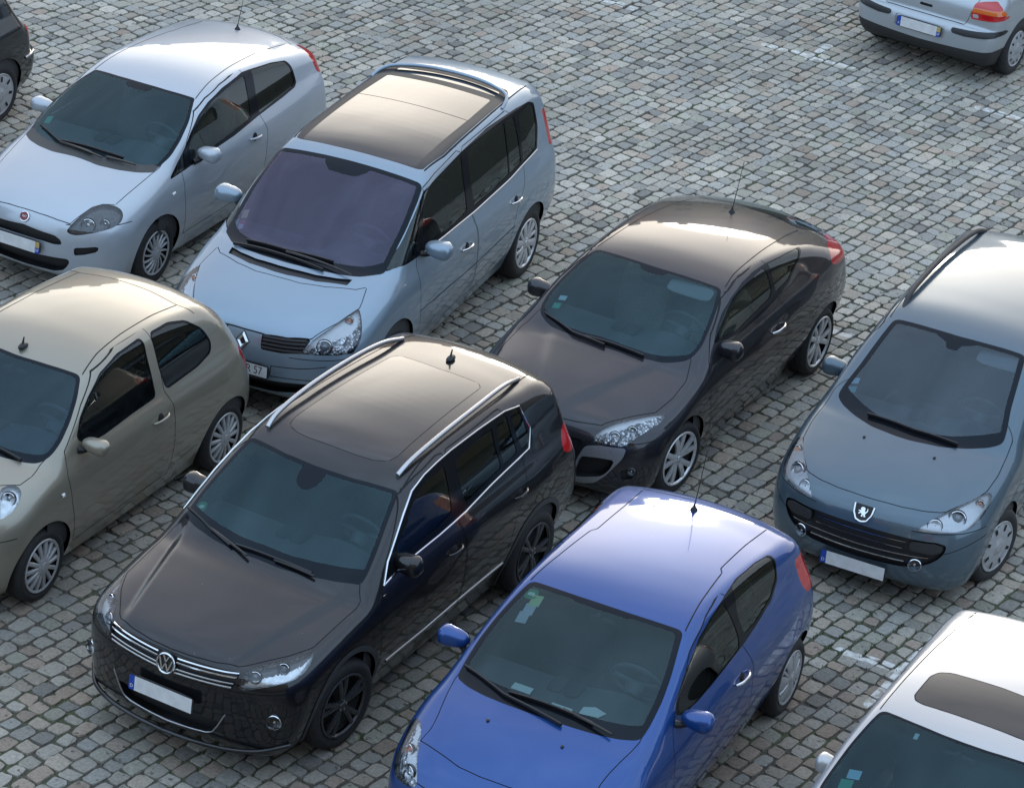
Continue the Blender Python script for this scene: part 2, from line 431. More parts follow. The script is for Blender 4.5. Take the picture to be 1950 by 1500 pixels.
def text_mesh(txt, size):
    """outline of a text as flat triangles in its own plane, centred; returns V(2d), F"""
    cu = bpy.data.curves.new('t', 'FONT'); cu.body = txt; cu.size = size; cu.align_x = 'CENTER'; cu.align_y = 'CENTER'
    o = bpy.data.objects.new('t', cu); COL.objects.link(o)
    dg = bpy.context.evaluated_depsgraph_get(); me = bpy.data.meshes.new_from_object(o.evaluated_get(dg))
    V = [(v.co.x, v.co.y) for v in me.vertices]; F = [list(p.vertices) for p in me.polygons]
    bpy.data.objects.remove(o); bpy.data.curves.remove(cu); bpy.data.meshes.remove(me)
    return V, F
# ---------------------------------------------------------------- car
DIAG = np.array([-.62, .52, .58]); DIAG /= np.linalg.norm(DIAG)
DE1 = np.array([DIAG[1], -DIAG[0], 0]); DE1 /= np.linalg.norm(DE1); DE2 = np.cross(DE1, DIAG); DE2 *= np.sign(DE2[2])
def p2(V, proj):
    ay = np.abs(V[:, 1])
    if proj in ('side', 'wrap'): return np.stack([V[:, 0], V[:, 2]], 1)
    if proj == 'top': return np.stack([V[:, 0], ay], 1)
    if proj in ('front', 'rear'): return np.stack([ay, V[:, 2]], 1)
    Q = np.stack([V[:, 0], ay, V[:, 2]], 1); return np.stack([Q @ DE1, Q @ DE2], 1)
def mask(proj):
    if proj == 'side': return lambda V, N: np.abs(N[:, 1]) > .22
    if proj == 'top': return lambda V, N: N[:, 2] > .10
    if proj == 'wrap': return lambda V, N: V[:, 0] > 1.5
    if proj == 'front': return lambda V, N: (N[:, 0] < -.02) & (V[:, 0] < .7)
    if proj == 'rear': return lambda V, N: (N[:, 0] > .05) & (V[:, 0] > 1.5)
    return lambda V, N: (N[:, 0]*DIAG[0]+np.abs(N[:, 1])*DIAG[1]+N[:, 2]*DIAG[2] > .02) & (V[:, 0] < 1.0)
def region(proj, poly, r=.02, inset=0., lim=None, shift=None):
    P = fillet(poly, r) if r > 0 else np.array(poly)
    def f(V):
        q = p2(V, proj); dd = sdpoly(q, P)+inset
        if shift is not None: dd = np.maximum(dd, sdpoly(q-np.array(shift), P))
        if lim:
            for k, v in lim.items():
                w = np.abs(V[:, 1]) if k[0] == 'y' else V[:, 0] if k[0] == 'x' else V[:, 2]
                dd = np.maximum(dd, (w-v) if k[1] == '<' else (v-w))
        return dd
    return f
def surf(b, proj, q, sign=1):
    """points of projection plane -> body surface points + normals (side sign)"""
    q = np.asarray(q, float); n = len(q)
    if proj == 'side': o = np.stack([q[:, 0], np.full(n, 1.6), q[:, 1]], 1); d = np.tile([0, -1., 0], (n, 1))
    elif proj == 'top': o = np.stack([q[:, 0], q[:, 1], np.full(n, 2.4)], 1); d = np.tile([0, 0, -1.], (n, 1))
    elif proj == 'front': o = np.stack([np.full(n, -1.9), q[:, 0], q[:, 1]], 1); d = np.tile([1., 0, 0], (n, 1))
    elif proj == 'rear': o = np.stack([np.full(n, 4.6), q[:, 0], q[:, 1]], 1); d = np.tile([-1., 0, 0], (n, 1))
    else: o = q[:, :1]*DE1+q[:, 1:2]*DE2+DIAG*2.2; d = np.tile(-DIAG, (n, 1))
    P, e = b.ray(o, d); N = b.normals(P)
    if sign < 0: P = P*[1, -1, 1]; N = N*[1, -1, 1]
    return P, N
def dense(q, n=24):
    q = np.asarray(q, float); s = np.r_[0, np.cumsum(np.linalg.norm(np.diff(q, axis=0), axis=1))]; t = np.linspace(0, s[-1], n)
    return np.stack([np.interp(t, s, q[:, k]) for k in range(q.shape[1])], 1)
def skirt(V, N, T, depth, into=None):
    """offset a patch inwards and wall its rim; returns V, N, T"""
    if into is None: into = N
    E = boundary(T); V2 = V-into*depth
    b = len(V); ring = np.unique(E); mp = {int(v): b+i for i, v in enumerate(ring)}
    top = V[ring]; low = V2[ring]; m = len(ring)
    VV = np.concatenate([V2, top, low]); F = [list(t) for t in T]
    for a, c in E:
        F.append([mp[int(a)], mp[int(c)], mp[int(c)]+m, mp[int(a)]+m])
    # wall normals point into the opening
    cen = V.mean(0); wn = cen-top; wn /= np.linalg.norm(wn, axis=1)[:, None]+1e-9
    return VV, np.concatenate([N, wn, wn]), F
def sub(V, N, T, keep):
    t = T[keep]; u, inv = np.unique(t, return_inverse=True); return V[u], N[u], inv.reshape(-1, 3)
def sides(V, T):
    c = V[T].mean(1)[:, 1]; return [(1, c > 0), (-1, c < 0)]

def lbl(o, label, cat, group=None, kind=None):
    if label: o['label'] = label
    if cat: o['category'] = cat
    if group: o['group'] = group
    if kind: o['kind'] = kind
    return o
def frame_pts(P, eu, ev, q): return [np.asarray(P)+u*np.asarray(eu)+v*np.asarray(ev) for u, v in q]
def add_text(mb, txt, size, P, eu, ev, sx=1.):
    V, F = text_mesh(txt, size)
    mb.add(frame_pts(P, eu, ev, [(u*sx, v) for u, v in V]), F)
def plate(root, P, nx, tilt, style, w=.52, h=.11, text=None):
    """nx=-1 front, +1 rear; tilt leans the top back"""
    eu = np.array([0, -nx, 0.]); ev = np.array([-nx*math.sin(tilt), 0, math.cos(tilt)]); n = np.array([nx*math.cos(tilt), 0, math.sin(tilt)])
    P = np.asarray(P, float); mb = MB()
    R = np.stack([eu, ev, n], 1)
    mb.m = 0; mb.box(P, (w/2+.008, h/2+.008, .007), .3, R)
    F0 = P+n*.0085
    def rect(u0, u1, v0, v1, m, d=0.):
        mb.m = m; mb.poly(frame_pts(F0+n*d, eu, ev, [(u0, v0), (u1, v0), (u1, v1), (u0, v1)]))
    if style == 'D':
        rect(-w/2, -w/2+.045, -h/2, h/2, 2); rect(-w/2+.045, w/2, -h/2, h/2, 1)
        mb.m = 4; add_text(mb, 'D', .036, F0+n*.001+eu*(-w/2+.022)-ev*.026, eu, ev)
    elif style == 'F':
        rect(-w/2, -w/2+.045, -h/2, h/2, 2); rect(-w/2+.045, w/2-.045, -h/2, h/2, 1); rect(w/2-.045, w/2, -h/2, -.002, 2); rect(w/2-.045, w/2, -.002, h/2, 3)
        mb.m = 4; add_text(mb, 'F', .036, F0+n*.001+eu*(-w/2+.022)-ev*.026, eu, ev); add_text(mb, '57', .036, F0+n*.001+eu*(w/2-.0225)-ev*.028, eu, ev)
    else:
        rect(-w/2, w/2, -h/2, h/2, 5); rect(-w/2+.006, w/2-.006, -h/2+.006, h/2-.006, 1, .0006)
        mb.m = 5; add_text(mb, text, .098, F0+n*.0014+eu*(w/2-.125), eu, ev, .82)
    return mb.build('number_plate', root, [M_DARK, M_PLATE, M_BLUE, M_YEL, M_LETW, M_LET], smooth=False)
def badge(root, kind, P, n, size):
    n = np.asarray(n, float); n /= np.linalg.norm(n); eu = np.cross(n, [0, 0, 1.]); eu /= -np.linalg.norm(eu)
    if eu[1] < 0: eu = -eu
    ev = np.cross(eu, n); ev = ev if ev[2] > 0 else -ev
    P = np.asarray(P, float)+n*.004; mb = MB(); r = size/2
    def bar(q, w, d=.006, m=0):
        mb.m = m; pts = np.array(frame_pts(P+n*d, eu, ev, q)); mb.strip(pts, np.tile(n, (len(pts), 1)), w, .006)
    if kind == 'vw':
        mb.m = 1; mb.lathe([(0, 0), (.004, r*.96), (-.004, r)], P, n, 28)
        th = np.linspace(0, 2*PI, 33); mb.m = 0
        mb.tube(frame_pts(P+n*.006, eu, ev, [(r*.93*math.cos(t), r*.93*math.sin(t)) for t in th]), r*.10, 8, False)
        k = r*.86
        for s in (-1, 1):
            bar([(s*.36*k, .90*k), (0, .16*k)], r*.15); bar([(s*.80*k, .52*k), (s*.36*k, -.82*k)], r*.15); bar([(s*.36*k, -.82*k), (0, .02*k)], r*.15)
    elif kind == 'diamond':
        a, b = r*.72, r
        mb.m = 1; mb.add(frame_pts(P, eu, ev, [(0, -b*1.12), (a*1.14, 0), (0, b*1.12), (-a*1.14, 0)]), [[0, 1, 2, 3]])
        for q in ([(0, -b), (a, 0), (0, b), (-a, 0)],):
            I = [(u*.42, v*.42) for u, v in q]; Mi = [(u*.70, v*.70) for u, v in q]
            O3 = frame_pts(P+n*.003, eu, ev, q); M3 = frame_pts(P+n*.020, eu, ev, Mi); I3 = frame_pts(P+n*.004, eu, ev, I)
            mb.m = 0
            for i in range(4):
                j = (i+1) % 4; mb.add([O3[i], O3[j], M3[j], M3[i]], [[0, 1, 2, 3]]); mb.add([M3[i], M3[j], I3[j], I3[i]], [[0, 1, 2, 3]])
    elif kind == 'round':
        mb.m = 0; mb.lathe([(0, r*1.02), (.010, r*.96), (.011, r*.82), (.006, r*.78)], P, n, 28)
        mb.m = 2; mb.lathe([(.007, r*.8), (.009, r*.4), (.009, 0)], P, n, 28)
        mb.m = 3; add_text(mb, 'FIAT', r*.62, P+n*.0105, eu, ev, .8)
    elif kind == 'lion':
        w = size*.5
        q = [(-w, .42*size), (w, .42*size), (w*.92, .0), (w*.55, -.34*size), (0, -.42*size), (-w*.55, -.34*size), (-w*.92, .0)]
        mb.m = 1; mb.add(frame_pts(P+n*.002, eu, ev, q), [list(range(7))])
        bar(dense([q[0], q[6], q[5], q[4], q[3], q[2], q[1]], 26), size*.085, .002)
        L = [(-.06, -.20), (-.03, -.08), (-.09, -.02), (-.20, -.10), (-.23, -.06), (-.13, .06), (-.24, .05), (-.25, .09), (-.11, .13), (-.16, .22), (-.08, .30), (.03, .30), (.09, .24), (.08, .14), (.13, .06), (.20, .16), (.19, .26), (.23, .27), (.25, .14), (.17, .0), (.13, -.06), (.20, -.17), (.12, -.20), (.05, -.10), (.02, -.12), (.04, -.20)]
        mb.m = 0; b0 = frame_pts(P+n*.006, eu, ev, [(u*size*.95, v*size*.95+.02*size) for u, v in L])
        from mathutils.geometry import tessellate_polygon
        tri = tessellate_polygon([[Vector((u, v, 0)) for u, v in L]])
        mb.add(b0, [list(t) for t in tri])
    return mb.build('badge', root, [M_CHROME, M_TRIM, simple('badge_red', (.20, .012, .02), .3), M_LETW], smooth=False)
def wheel(root, x, y, z, R, rim, width, style, sg, steer=0., rot=0.):
    """a wheel standing at (x, y, z); sg = which side faces out"""
    ax = np.array([0, sg, 0.]); c = np.array([0, 0, 0.])
    h = MB(); h.m = 0
    h.lathe([(-width+.02, rim*.97), (-.05, rim*.90), (-.045, rim*.93), (-width*.55, rim*.80), (-width*.6, .02)], c, ax, 36)
    h.m = 1; h.lathe([(-width*.5, .03), (-width*.5, rim*.72), (-width*.5-.022, rim*.72)], c, ax, 36)
    hub = h.build('wheel', root, [M_DARK, M_BRAKE])
    t = MB(); b = R-rim
    P = [(-width+.015, rim*.98), (-width-.004, rim+b*.35), (-width-.002, rim+b*.7), (-width+.022, R-.006), (-width*.8, R), (-width*.62, R), (-width*.61, R-.006), (-width*.57, R-.006), (-width*.56, R), (-width*.42, R), (-width*.41, R-.006), (-width*.37, R-.006), (-width*.36, R), (-.042, R-.001), (-.022, R-.008), (-.004, rim+b*.72), (.004, rim+b*.5), (.003, rim+b*.3), (-.006, rim+b*.06), (-.012, rim*.985)]
    t.lathe(P, c, ax, 56); ty = t.build('tyre', hub, M_RUB)
    m = MB(); cap = style['kind'] == 'cap'
    ring = rim
    m.lathe([(-.016, ring*.985), (-.002, ring*1.0), (.003, ring*.975), (.001, ring*.93), (-.012 if not cap else -.004, ring*.89)], c, ax, 56)
    u = np.array([0, 0, 1.]); v = np.array([1., 0, 0])
    n = style['n']; r0, r1 = style.get('r0', .2)*rim, rim*.94
    dome = style.get('dome', .012)
    for k in range(n):
        for (da, w0, w1, tw) in style['sp']:
            th = 2*PI*k/n+da+rot; segs = 7; L = []
            for i in range(segs):
                s = i/(segs-1); r = r0+(r1-r0)*s; a = th+tw*s; w = (w0+(w1-w0)*s)*rim
                zz = dome*(1-s)**1.2*style.get('dz', 1.)-.004+style.get('bulge', 0)*math.sin(PI*s)
                e = math.cos(a)*u+math.sin(a)*v; f = -math.sin(a)*u+math.cos(a)*v
                L.append([e*r+f*(-w/2)+ax*(zz-.022), e*r+f*(-w/2)+ax*(zz-.006), e*r+f*(-w*.30)+ax*zz, e*r+f*(w*.30)+ax*zz, e*r+f*(w/2)+ax*(zz-.006), e*r+f*(w/2)+ax*(zz-.022)])
            m.grid(L)
    m.lathe([(dome-.03, r0*1.25), (dome-.004, r0*1.18), (dome, r0*1.05), (dome+.002, r0*.62), (dome+.006, r0*.55), (dome+.006, 0)], c, ax, 28)
    if not cap:
        m.m = 1
        for k in range(5):
            a = 2*PI*k/5+rot+.3; p = (math.cos(a)*u+math.sin(a)*v)*r0*.82; m.lathe([(dome-.01, .009), (dome+.004, .008), (dome+.004, 0)], p, ax, 8)
    for (ra, wa, ha) in style.get('slots', []):
        m.m = 2
        for k in range(style['ns']):
            a = 2*PI*k/style['ns']+rot; e = math.cos(a)*u+math.sin(a)*v; f = -math.sin(a)*u+math.cos(a)*v; p = e*ra*rim+ax*.0075
            q = fillet([(-wa*rim, -ha*rim), (wa*rim, -ha*rim), (wa*rim*.8, ha*rim), (-wa*rim*.8, ha*rim)], .3*ha*rim, 3)
            m.add([p+f*i+e*j for i, j in q], [list(range(len(q)))])
    rm = m.build('rim', hub, [style['mat'], M_SATIN, M_GAP])
    # car axes -> scene axes happens per mesh, so only the wheel object is moved
    hub.location = (-x, y, z); hub.rotation_euler = (0, 0, steer)
    return hub
def mirror(root, P, sg, size, mat, stalk, cut=.35):
    """door mirror: P = outermost tip region centre (car axes)"""
    sx, sy, sz = size; P = np.array(P, float)*[1, sg, 1]
    def shape(Q):
        Q = Q.copy(); Q[..., 0] = np.where(Q[..., 0] > cut, cut+(Q[..., 0]-cut)*.05, Q[..., 0])
        t = (Q[..., 1]*sg+1)/2
        Q[..., 2] *= (.62+.42*t)-.08*(t > .9); Q[..., 0] *= .75+.3*t; return Q
    m = MB(); m.ellip(P, (sx, sy, sz), None, 28, 18, .72, shape)
    o = m.build('wing_mirror', root, mat)
    g = MB(); yy = np.linspace(-.78, .78, 9)
    g.m = 0
    q = fillet([(-.80, -.55), (.80, -.78), (.82, .70), (-.80, .50)], .3, 5)
    g.add([P+np.array([sx*cut+.004, u*sy*sg, v*sz]) for u, v in q], [list(range(len(q)))])
    g.build('mirror_glass', o, M_MIRROR, smooth=False)
    a = MB(); B = np.array(stalk, float)*[1, sg, 1]; E = P+np.array([.0, -sg*sy*.55, -sz*.55])
    a.tube([B, B*.5+E*.5+[0, 0, -.012], E], [.030, .024, .028], 10); a.build('mirror_arm', o, M_TRIM)
    return o
def seat(root, x, y, z, top, mat, w=.25):
    m = MB()
    m.box((x, y, z), (.27, w, .085), .5)
    m.box((x+.31, y, z+.32), (.085, w*.95, .33), .55, rotm((0, 1, 0), .30))
    m.box((x+.44, y, top-.09), (.05, .125, .09), .6, rotm((0, 1, 0), .18))
    return m.build('seat', root, mat)
def build_car(name, c):
    X, Y, a = c['pose']; b = Body(c['body'])
    root = bpy.data.objects.new(c.get('kindname', 'parked_car'), None); COL.objects.link(root)
    root.location = (X, Y, 0); root.rotation_euler = (0, 0, a+PI); root.empty_display_size = .5
    lbl(root, c['label'], 'car', 'cars parked on the cobbled square')
    P_ = c['paint']; body_mat = paint(name+'_paint', *P_)
    bd = c['body']; hw = bd['hw']; wb = bd['wb']; R, rim, yt = c['wheel'][:3]; ra = c.get('arch', R+.055); az = R+c.get('archz', .005)
    def layers(cut, fine):
        A = cut.apply
        if fine:
            fb = c.get('fbump')
            if fb: A(lambda V: np.maximum(V[:, 2]-fb[0], V[:, 0]-fb[1]), 'front_bumper')
            if 'low' in c: A(lambda V: V[:, 2]-(c['low'][0]+c['low'][1]*np.abs(V[:, 1])), 'lower')
            if 'bonnet' in c: A(region('top', c['bonnet'], .03), 'bonnet', wh=mask('top'), only=['body', 'front_bumper'])
            for i, dp in enumerate(c.get('doors', [])): A(region('side', dp, .04), 'door%d' % i, wh=mask('side'))
            if 'tailgate' in c: A(region('rear', c['tailgate'], .05), 'tailgate', wh=mask('rear'))
            for nm, proj, poly, r, lim in c.get('patch', []): A(region(proj, poly, r, 0, lim), nm, wh=mask(proj), only=['body', 'bonnet', 'front_bumper', 'lower', 'tailgate'] + [q[0] for q in c['patch']])
            for dp in c.get('dlo', []): A(region('side', dp, .03), 'trim', wh=mask('side'))
        for i, (pp, rr, di, ins, tint) in enumerate(c['panes']):
            if fine and ins > 0: A(region('side', pp, rr, -ins), 'trim', wh=mask('side'))
            A(region('side', pp, rr, 0 if fine else -.025), 'pane%d' % i, wh=mask('side'))
        if fine: A(region('top', c['ws'], .05), 'frit', wh=mask('top'))
        A(region('top', c['ws'], .07, c.get('wsin', .035) if fine else -.02, None, (c.get('cowl', .10), 0) if fine else None), 'windscreen', wh=mask('top'))
        if fine and 'sens' in c: A(region('top', c['sens'], .03), 'frit', wh=mask('top'), only=['windscreen'])
        if fine: A(region('rear', c['rearwin'], .06, -.03), 'trim', wh=mask('rear'))
        A(region('rear', c['rearwin'], .06, 0 if fine else -.03), 'rear_window', wh=mask('rear'))
        if not fine: return
        for nm, proj, poly, r, lim in c.get('late', []): A(region(proj, poly, r, 0, lim), nm, wh=mask(proj), only=['frit'] if nm == 'cowlpanel' else None)
        if 'lamp' in c: A(region('diag', c['lamp'], c.get('lampr', .03), 0, c.get('lamplim')), 'headlight', wh=mask('diag'))
        PT = ['body', 'bonnet', 'front_bumper', 'lower', 'tailgate']+['door%d' % i for i in range(4)]+c.get('gapon', [])
        lines = [('side', list(dp)+[dp[0]]) for dp in c.get('doors', [])]
        if 'bonnet' in c: lines.append(('top', [q for q in c['bonnet'] if q[1] >= -.2]))
        if fb: lines.append(('side', [(-1.4, fb[0]), (fb[1], fb[0])]))
        if 'tailgate' in c: lines.append(('rear', [q for q in c['tailgate'] if q[0] >= -.2]))
        lines += c.get('lines', [])
        for ln in lines:
            proj, pts = ln[:2]; w = ln[2] if len(ln) > 2 else .0032
            q = np.array([p[:2] for p in pts]); q = q if len(q) > 12 else dense(catmull(q, 6, False) if proj == 'X' else q, 60)
            cut.groove(lambda V, q=q, proj=proj: sline(p2(V, proj), q), w, 'gap', PT, mask(proj))
        for xa in (0, wb):
            for q0, q1, nm in ((ra+c.get('atrim', 0), ra, 'arch_trim'), (ra, 0, 'hole')):
                if nm == 'arch_trim' and not c.get('atrim'): continue
                A(lambda V: np.maximum(np.hypot(V[:, 0]-xa, V[:, 2]-az)-q0, .46-np.abs(V[:, 1])), nm)
    cut = Cut(b, c.get('h', .02)); layers(cut, True)
    has = lambda n: n in cut.names and (cut.L == cut.names.index(n)).any()
    # body shell
    Vs, Ns, Fs, mi = [], [], [], []; nb = 0
    def put(V, N, F, m):
        nonlocal nb
        Vs.append(V); Ns.append(N); Fs.extend([[nb+int(i) for i in f] for f in F]); mi.extend([m]*len(F)); nb += len(V)
    V, N, T = cut.part('body'); put(V, N, T, 0)
    if has('gap'): V, N, T = cut.part('gap'); put(V-N*.003, N, T, 1)
    # arch returns + liners
    for xa in (0, wb):
        for sg in (1, -1):
            th = np.linspace(-.55, PI+.55, 40); zz = az+ra*np.sin(th); ok = zz > .19; th = th[ok]
            q = np.stack([xa+ra*np.cos(th), az+ra*np.sin(th)], 1); Pq, _ = surf(b, 'side', q)
            ye = np.where(np.abs(Pq[:, 1]) > .55, np.abs(Pq[:, 1]), b.halfw(q[:, 0], q[:, 1]))
            r2 = np.stack([np.cos(th), 0*th, np.sin(th)], 1)
            rows = [(ye-.001, ra, 0), (ye-.025, ra-.004, 0), (ye-.03, ra+.02, 2), (ye*0+.47, ra+.03, 2), (ye*0+.46, .05, 2)]
            for (y0, q0, m0), (y1, q1, m1) in zip(rows[:-1], rows[1:]):
                A0 = np.stack([xa+q0*np.cos(th), sg*y0, az+q0*np.sin(th)], 1); A1 = np.stack([xa+q1*np.cos(th), sg*y1, az+q1*np.sin(th)], 1)
                n = len(th); F = [[i, i+1, n+i+1, n+i][::sg] for i in range(n-1)]
                put(np.concatenate([A0, A1]), np.concatenate([-r2, -r2]), F, m1)
    body = car_mesh('body', np.concatenate(Vs), Fs, root, [body_mat, M_GAP, M_DARK], np.concatenate(Ns), mi)
    def mk(label, name, mats, parent=root, pair=False, depth=0, mi=None):
        if not has(label): return []
        V, N, T = cut.part(label); out = []
        for sg, kp in (sides(V, T) if pair else [(0, np.ones(len(T), bool))]):
            if not kp.any(): continue
            v, n, t = sub(V, N, T, kp)
            if depth: v, n, F = skirt(v, n, t, depth)
            else: F = t
            out.append((sg, car_mesh(name, v, F, parent, mats, n, None)))
        return out
    def arch_bits():
        if not has('arch_trim'): return
        V, N, T = cut.part('arch_trim'); cn = V[T].mean(1)
        for xs in (cn[:, 0] < wb/2, cn[:, 0] >= wb/2):
            for ysd in (cn[:, 1] > 0, cn[:, 1] < 0):
                v, n, t = sub(V, N, T, xs & ysd); car_mesh('arch_trim', v+n*.004, t, root, [grainy('arch_plastic', (.040, .041, .044), .5, .2, 70)], n)
    mk('bonnet', 'bonnet', [body_mat]); mk('front_bumper', 'front_bumper', [body_mat]); mk('lower', 'bumper_skirt', [M_DARK]); mk('tailgate', 'tailgate', [body_mat])
    doors = {}
    for i in range(len(c.get('doors', []))):
        for sg, o in mk('door%d' % i, 'door', [body_mat], pair=True): doors[(i, sg)] = o
    mk('trim', 'window_trim', [c.get('trimmat', M_FRIT)]); arch_bits()
    mk('frit', 'windscreen_border', [M_FRIT])
    gw = glass(name+'_windscreen_glass', *c.get('wglass', ((.52, .64, .68), (.60, .90, 1.), 1.05)))
    mk('windscreen', 'windscreen', [gw])
    gs = glass('side_glass', (.56, .64, .62), (.9, 1, 1), 1.3); gd = glass('privacy_glass', (.18, .20, .21), (.9, 1, 1), 1.3)
    for i, (pp, rr, di, ins, tint) in enumerate(c['panes']):
        if not has('pane%d' % i): continue
        V, N, T = cut.part('pane%d' % i)
        for sg, kp in sides(V, T):
            if not kp.any(): continue
            v, n, t = sub(V, N, T, kp); v = v-n*.004
            car_mesh('side_window', v, t, doors.get((di, sg), root), [gd if tint else gs], n)
    mk('rear_window', 'rear_window', [gd if c.get('dark_rear') else gs])
    pm = c.get('pmats', {})
    for nm in pm:
        mat, depth, pair, oname = pm[nm]
        mk(nm, oname, [mat if mat != 'paint' else body_mat], pair=pair, depth=depth)
    # headlights
    if 'lamp' in c and has('headlight'):
        ls = c['lampstyle']; V, N, T = cut.part('headlight')
        for sg, kp in sides(V, T):
            v, n, t = sub(V, N, T, kp)
            lens = car_mesh('headlight', v+n*.001, t, root, [M_LENS], n)
            into = n*.6+np.array([-.5, sg*.2, .2])*.8; into /= np.linalg.norm(into, axis=1)[:, None]
            v2, n2, F = skirt(v-n*.002, n, t, ls.get('depth', .05), into)
            cen = np.array([v2[f].mean(0) for f in F]); mid = None
            qd = p2(cen, 'diag'); mi2 = np.zeros(len(F), int)
            if ls.get('strip'): mi2[sdpoly(qd, np.array(ls['strip'])) < 0] = 1
            if 'upper' in ls:
                pz = fillet(c['lamp'], .02, 4)
                for i, (uu, vv) in enumerate(qd):
                    lo, hi = 9., -9.
                    for (a0, b0), (a1, b1) in zip(pz, np.roll(pz, -1, 0)):
                        if (a0-uu)*(a1-uu) <= 0 and a0 != a1: vx = b0+(b1-b0)*(uu-a0)/(a1-a0); lo, hi = min(lo, vx), max(hi, vx)
                    if hi > lo and ls['upper'][0] < (vv-lo)/(hi-lo) < ls['upper'][1]: mi2[i] = 1
            mi2[len(t):] = 2
            ref = car_mesh('reflector', v2, F, lens, [ls['mat'], ls.get('mat2', M_WHITE), M_DKREFL], n2, mi2)
            ax = np.array([-.86, .36*sg, .25]); ax /= np.linalg.norm(ax)
            for (yy, zz, rr, kind) in ls['bulbs']:
                P, Nn = surf(b, 'front', [(yy, zz)], sg); P = P[0]-ax*(.028+rr*.25)
                m = MB(); m.m = 3; m.lathe([(-.012, rr*1.16), (.004, rr*1.14), (.004, rr*1.02)], P, ax, 24); m.m = 0; m.lathe([(-.01, rr*1.0), (.012, rr*1.04), (.014, rr*.96), (-.012, rr*.80), (-.03, rr*.35)], P, ax, 24)
                if kind == 'proj': m.m = 1; m.lathe([(-.02, rr*.74), (0, rr*.66), (rr*.3, rr*.4), (rr*.42, 0)], P, ax, 20)
                elif kind == 'amber': m.m = 2; m.lathe([(-.02, rr*.6), (.004, rr*.45), (.012, 0)], P, ax, 16)
                else: m.m = 0; m.lathe([(-.03, rr*.45), (.0, rr*.3), (.006, 0)], P, ax, 14)
                m.build('lamp_unit', lens, [M_CHROME, M_BULB, M_AMBER, M_TRIM])
    # strips along the surface: grille bars, chrome, roof seams
    for (nm, proj, pts, r, mat, both) in c.get('tubes', []):
        for sg in ((1, -1) if both == 2 else (1,)):
            q = dense(pts, 26); P, Nn = surf(b, proj, q, sg)
            ok = np.abs(b.F(P*[1, sg, 1])) < .02; P, Nn = P[ok], Nn[ok]
            m = MB()
            if isinstance(r, tuple): m.strip(P, Nn, r[0], r[1])
            else: m.tube(P+Nn*r*.3, r, 8)
            m.build(nm, root, mat if mat != 'paint' else body_mat)
    for (nm, pts, r, mat, mir) in c.get('rails', []):
        for sg in ((1, -1) if mir else (1,)):
            m = MB(); P = catmull(np.array(pts)[:, :2], 8, False); Pz = catmull(np.array(pts)[:, [0, 2]], 8, False)
            m.tube(np.stack([P[:, 0], sg*P[:, 1], Pz[:, 1]], 1), r, 10); m.build(nm, root, mat if mat != 'paint' else body_mat)
    # wheels
    st = c.get('steer', 0.)
    for i, xa in enumerate((0, wb)):
        for sg in (1, -1):
            wheel(root, xa, sg*yt, R*.985, R, rim, c.get('tw', .20), c['style'], sg, st if i == 0 else 0., c.get('rot', .2)+i*.5+sg)
    # mirrors
    if 'mirror' in c:
        mp, ms, stalk = c['mirror'][:3]
        for sg in (1, -1): mirror(root, mp, sg, ms, body_mat, stalk)
    # handles sit on their doors
    for (x0, z0, x1, z1, di, hm) in c.get('handles', []):
        for sg in (1, -1):
            m = MB(); q = dense([(x0, z0), (x1, z1)], 9); P, Nn = surf(b, 'side', q, sg)
            off = np.array([.006, .022, .032, .036, .036, .036, .032, .022, .006]); m.tube(P+Nn*off[:, None], [.008, .011, .012, .013, .013, .013, .012, .012, .010], 8)
            m.build('handle', doors.get((di, sg), root), body_mat if hm == 'paint' else hm)
            m = MB(); cp = P[3:6].mean(0); nn = Nn[4]; m.lathe([(.0015, .001), (.0015, .034), (-.002, .040)], cp+np.array([0, 0, .004]), nn, 20)
            m.build('handle_recess', doors.get((di, sg), root), M_GAP)
    for pts in c.get('wipers', []):
        q = dense(pts, 14); P, Nn = surf(b, 'top', q); m = MB()
        m.strip(P+Nn*.012, Nn, .018, .022); m.build('wiper', root, M_TRIM)
    for pts in c.get('wiperarms', []):
        q = dense(pts, 8); P, Nn = surf(b, 'top', q); m = MB(); m.tube(P+Nn*np.linspace(.034, .02, 8)[:, None], np.linspace(.008, .013, 8), 6); m.build('wiper_arm', root, M_TRIM)
    if 'aerial' in c:
        x, y, L, kind = c['aerial']; P, Nn = surf(b, 'top', [(x, y)]); P = P[0]; m = MB()
        if kind == 'rod':
            m.lathe([(-.004, .030), (.008, .026), (.028, .012), (.05, .007)], P, (0, 0, 1), 14)
            m.tube([P+[0, 0, .03], P+np.array([L*.30, 0, .03+L*.95])*.5, P+np.array([L*.30, 0, .03+L*.95])], [.005, .003, .0025], 6)
        else:
            m.ellip(P+[0, 0, .012], (.055, .028, .026), None, 14, 8); m.tube([P+[-.01, 0, .02], P+[.012, 0, .085]], [.011, .005], 8)
        m.build('aerial', root, M_TRIM)
    for pl_ in c.get('plates', []): plate(root, *pl_)
    if 'badge' in c:
        k, (yy, zz), sz = c['badge']; P, Nn = surf(b, 'front', [(yy, zz)]); badge(root, k, P[0], Nn[0], sz)
    for (xx, yy) in c.get('washers', []):
        P, Nn = surf(b, 'top', [(xx, yy)]); m = MB(); m.ellip(P[0]+Nn[0]*.004, (.016, .012, .009), None, 12, 6); m.build('washer_jet', root, M_TRIM)
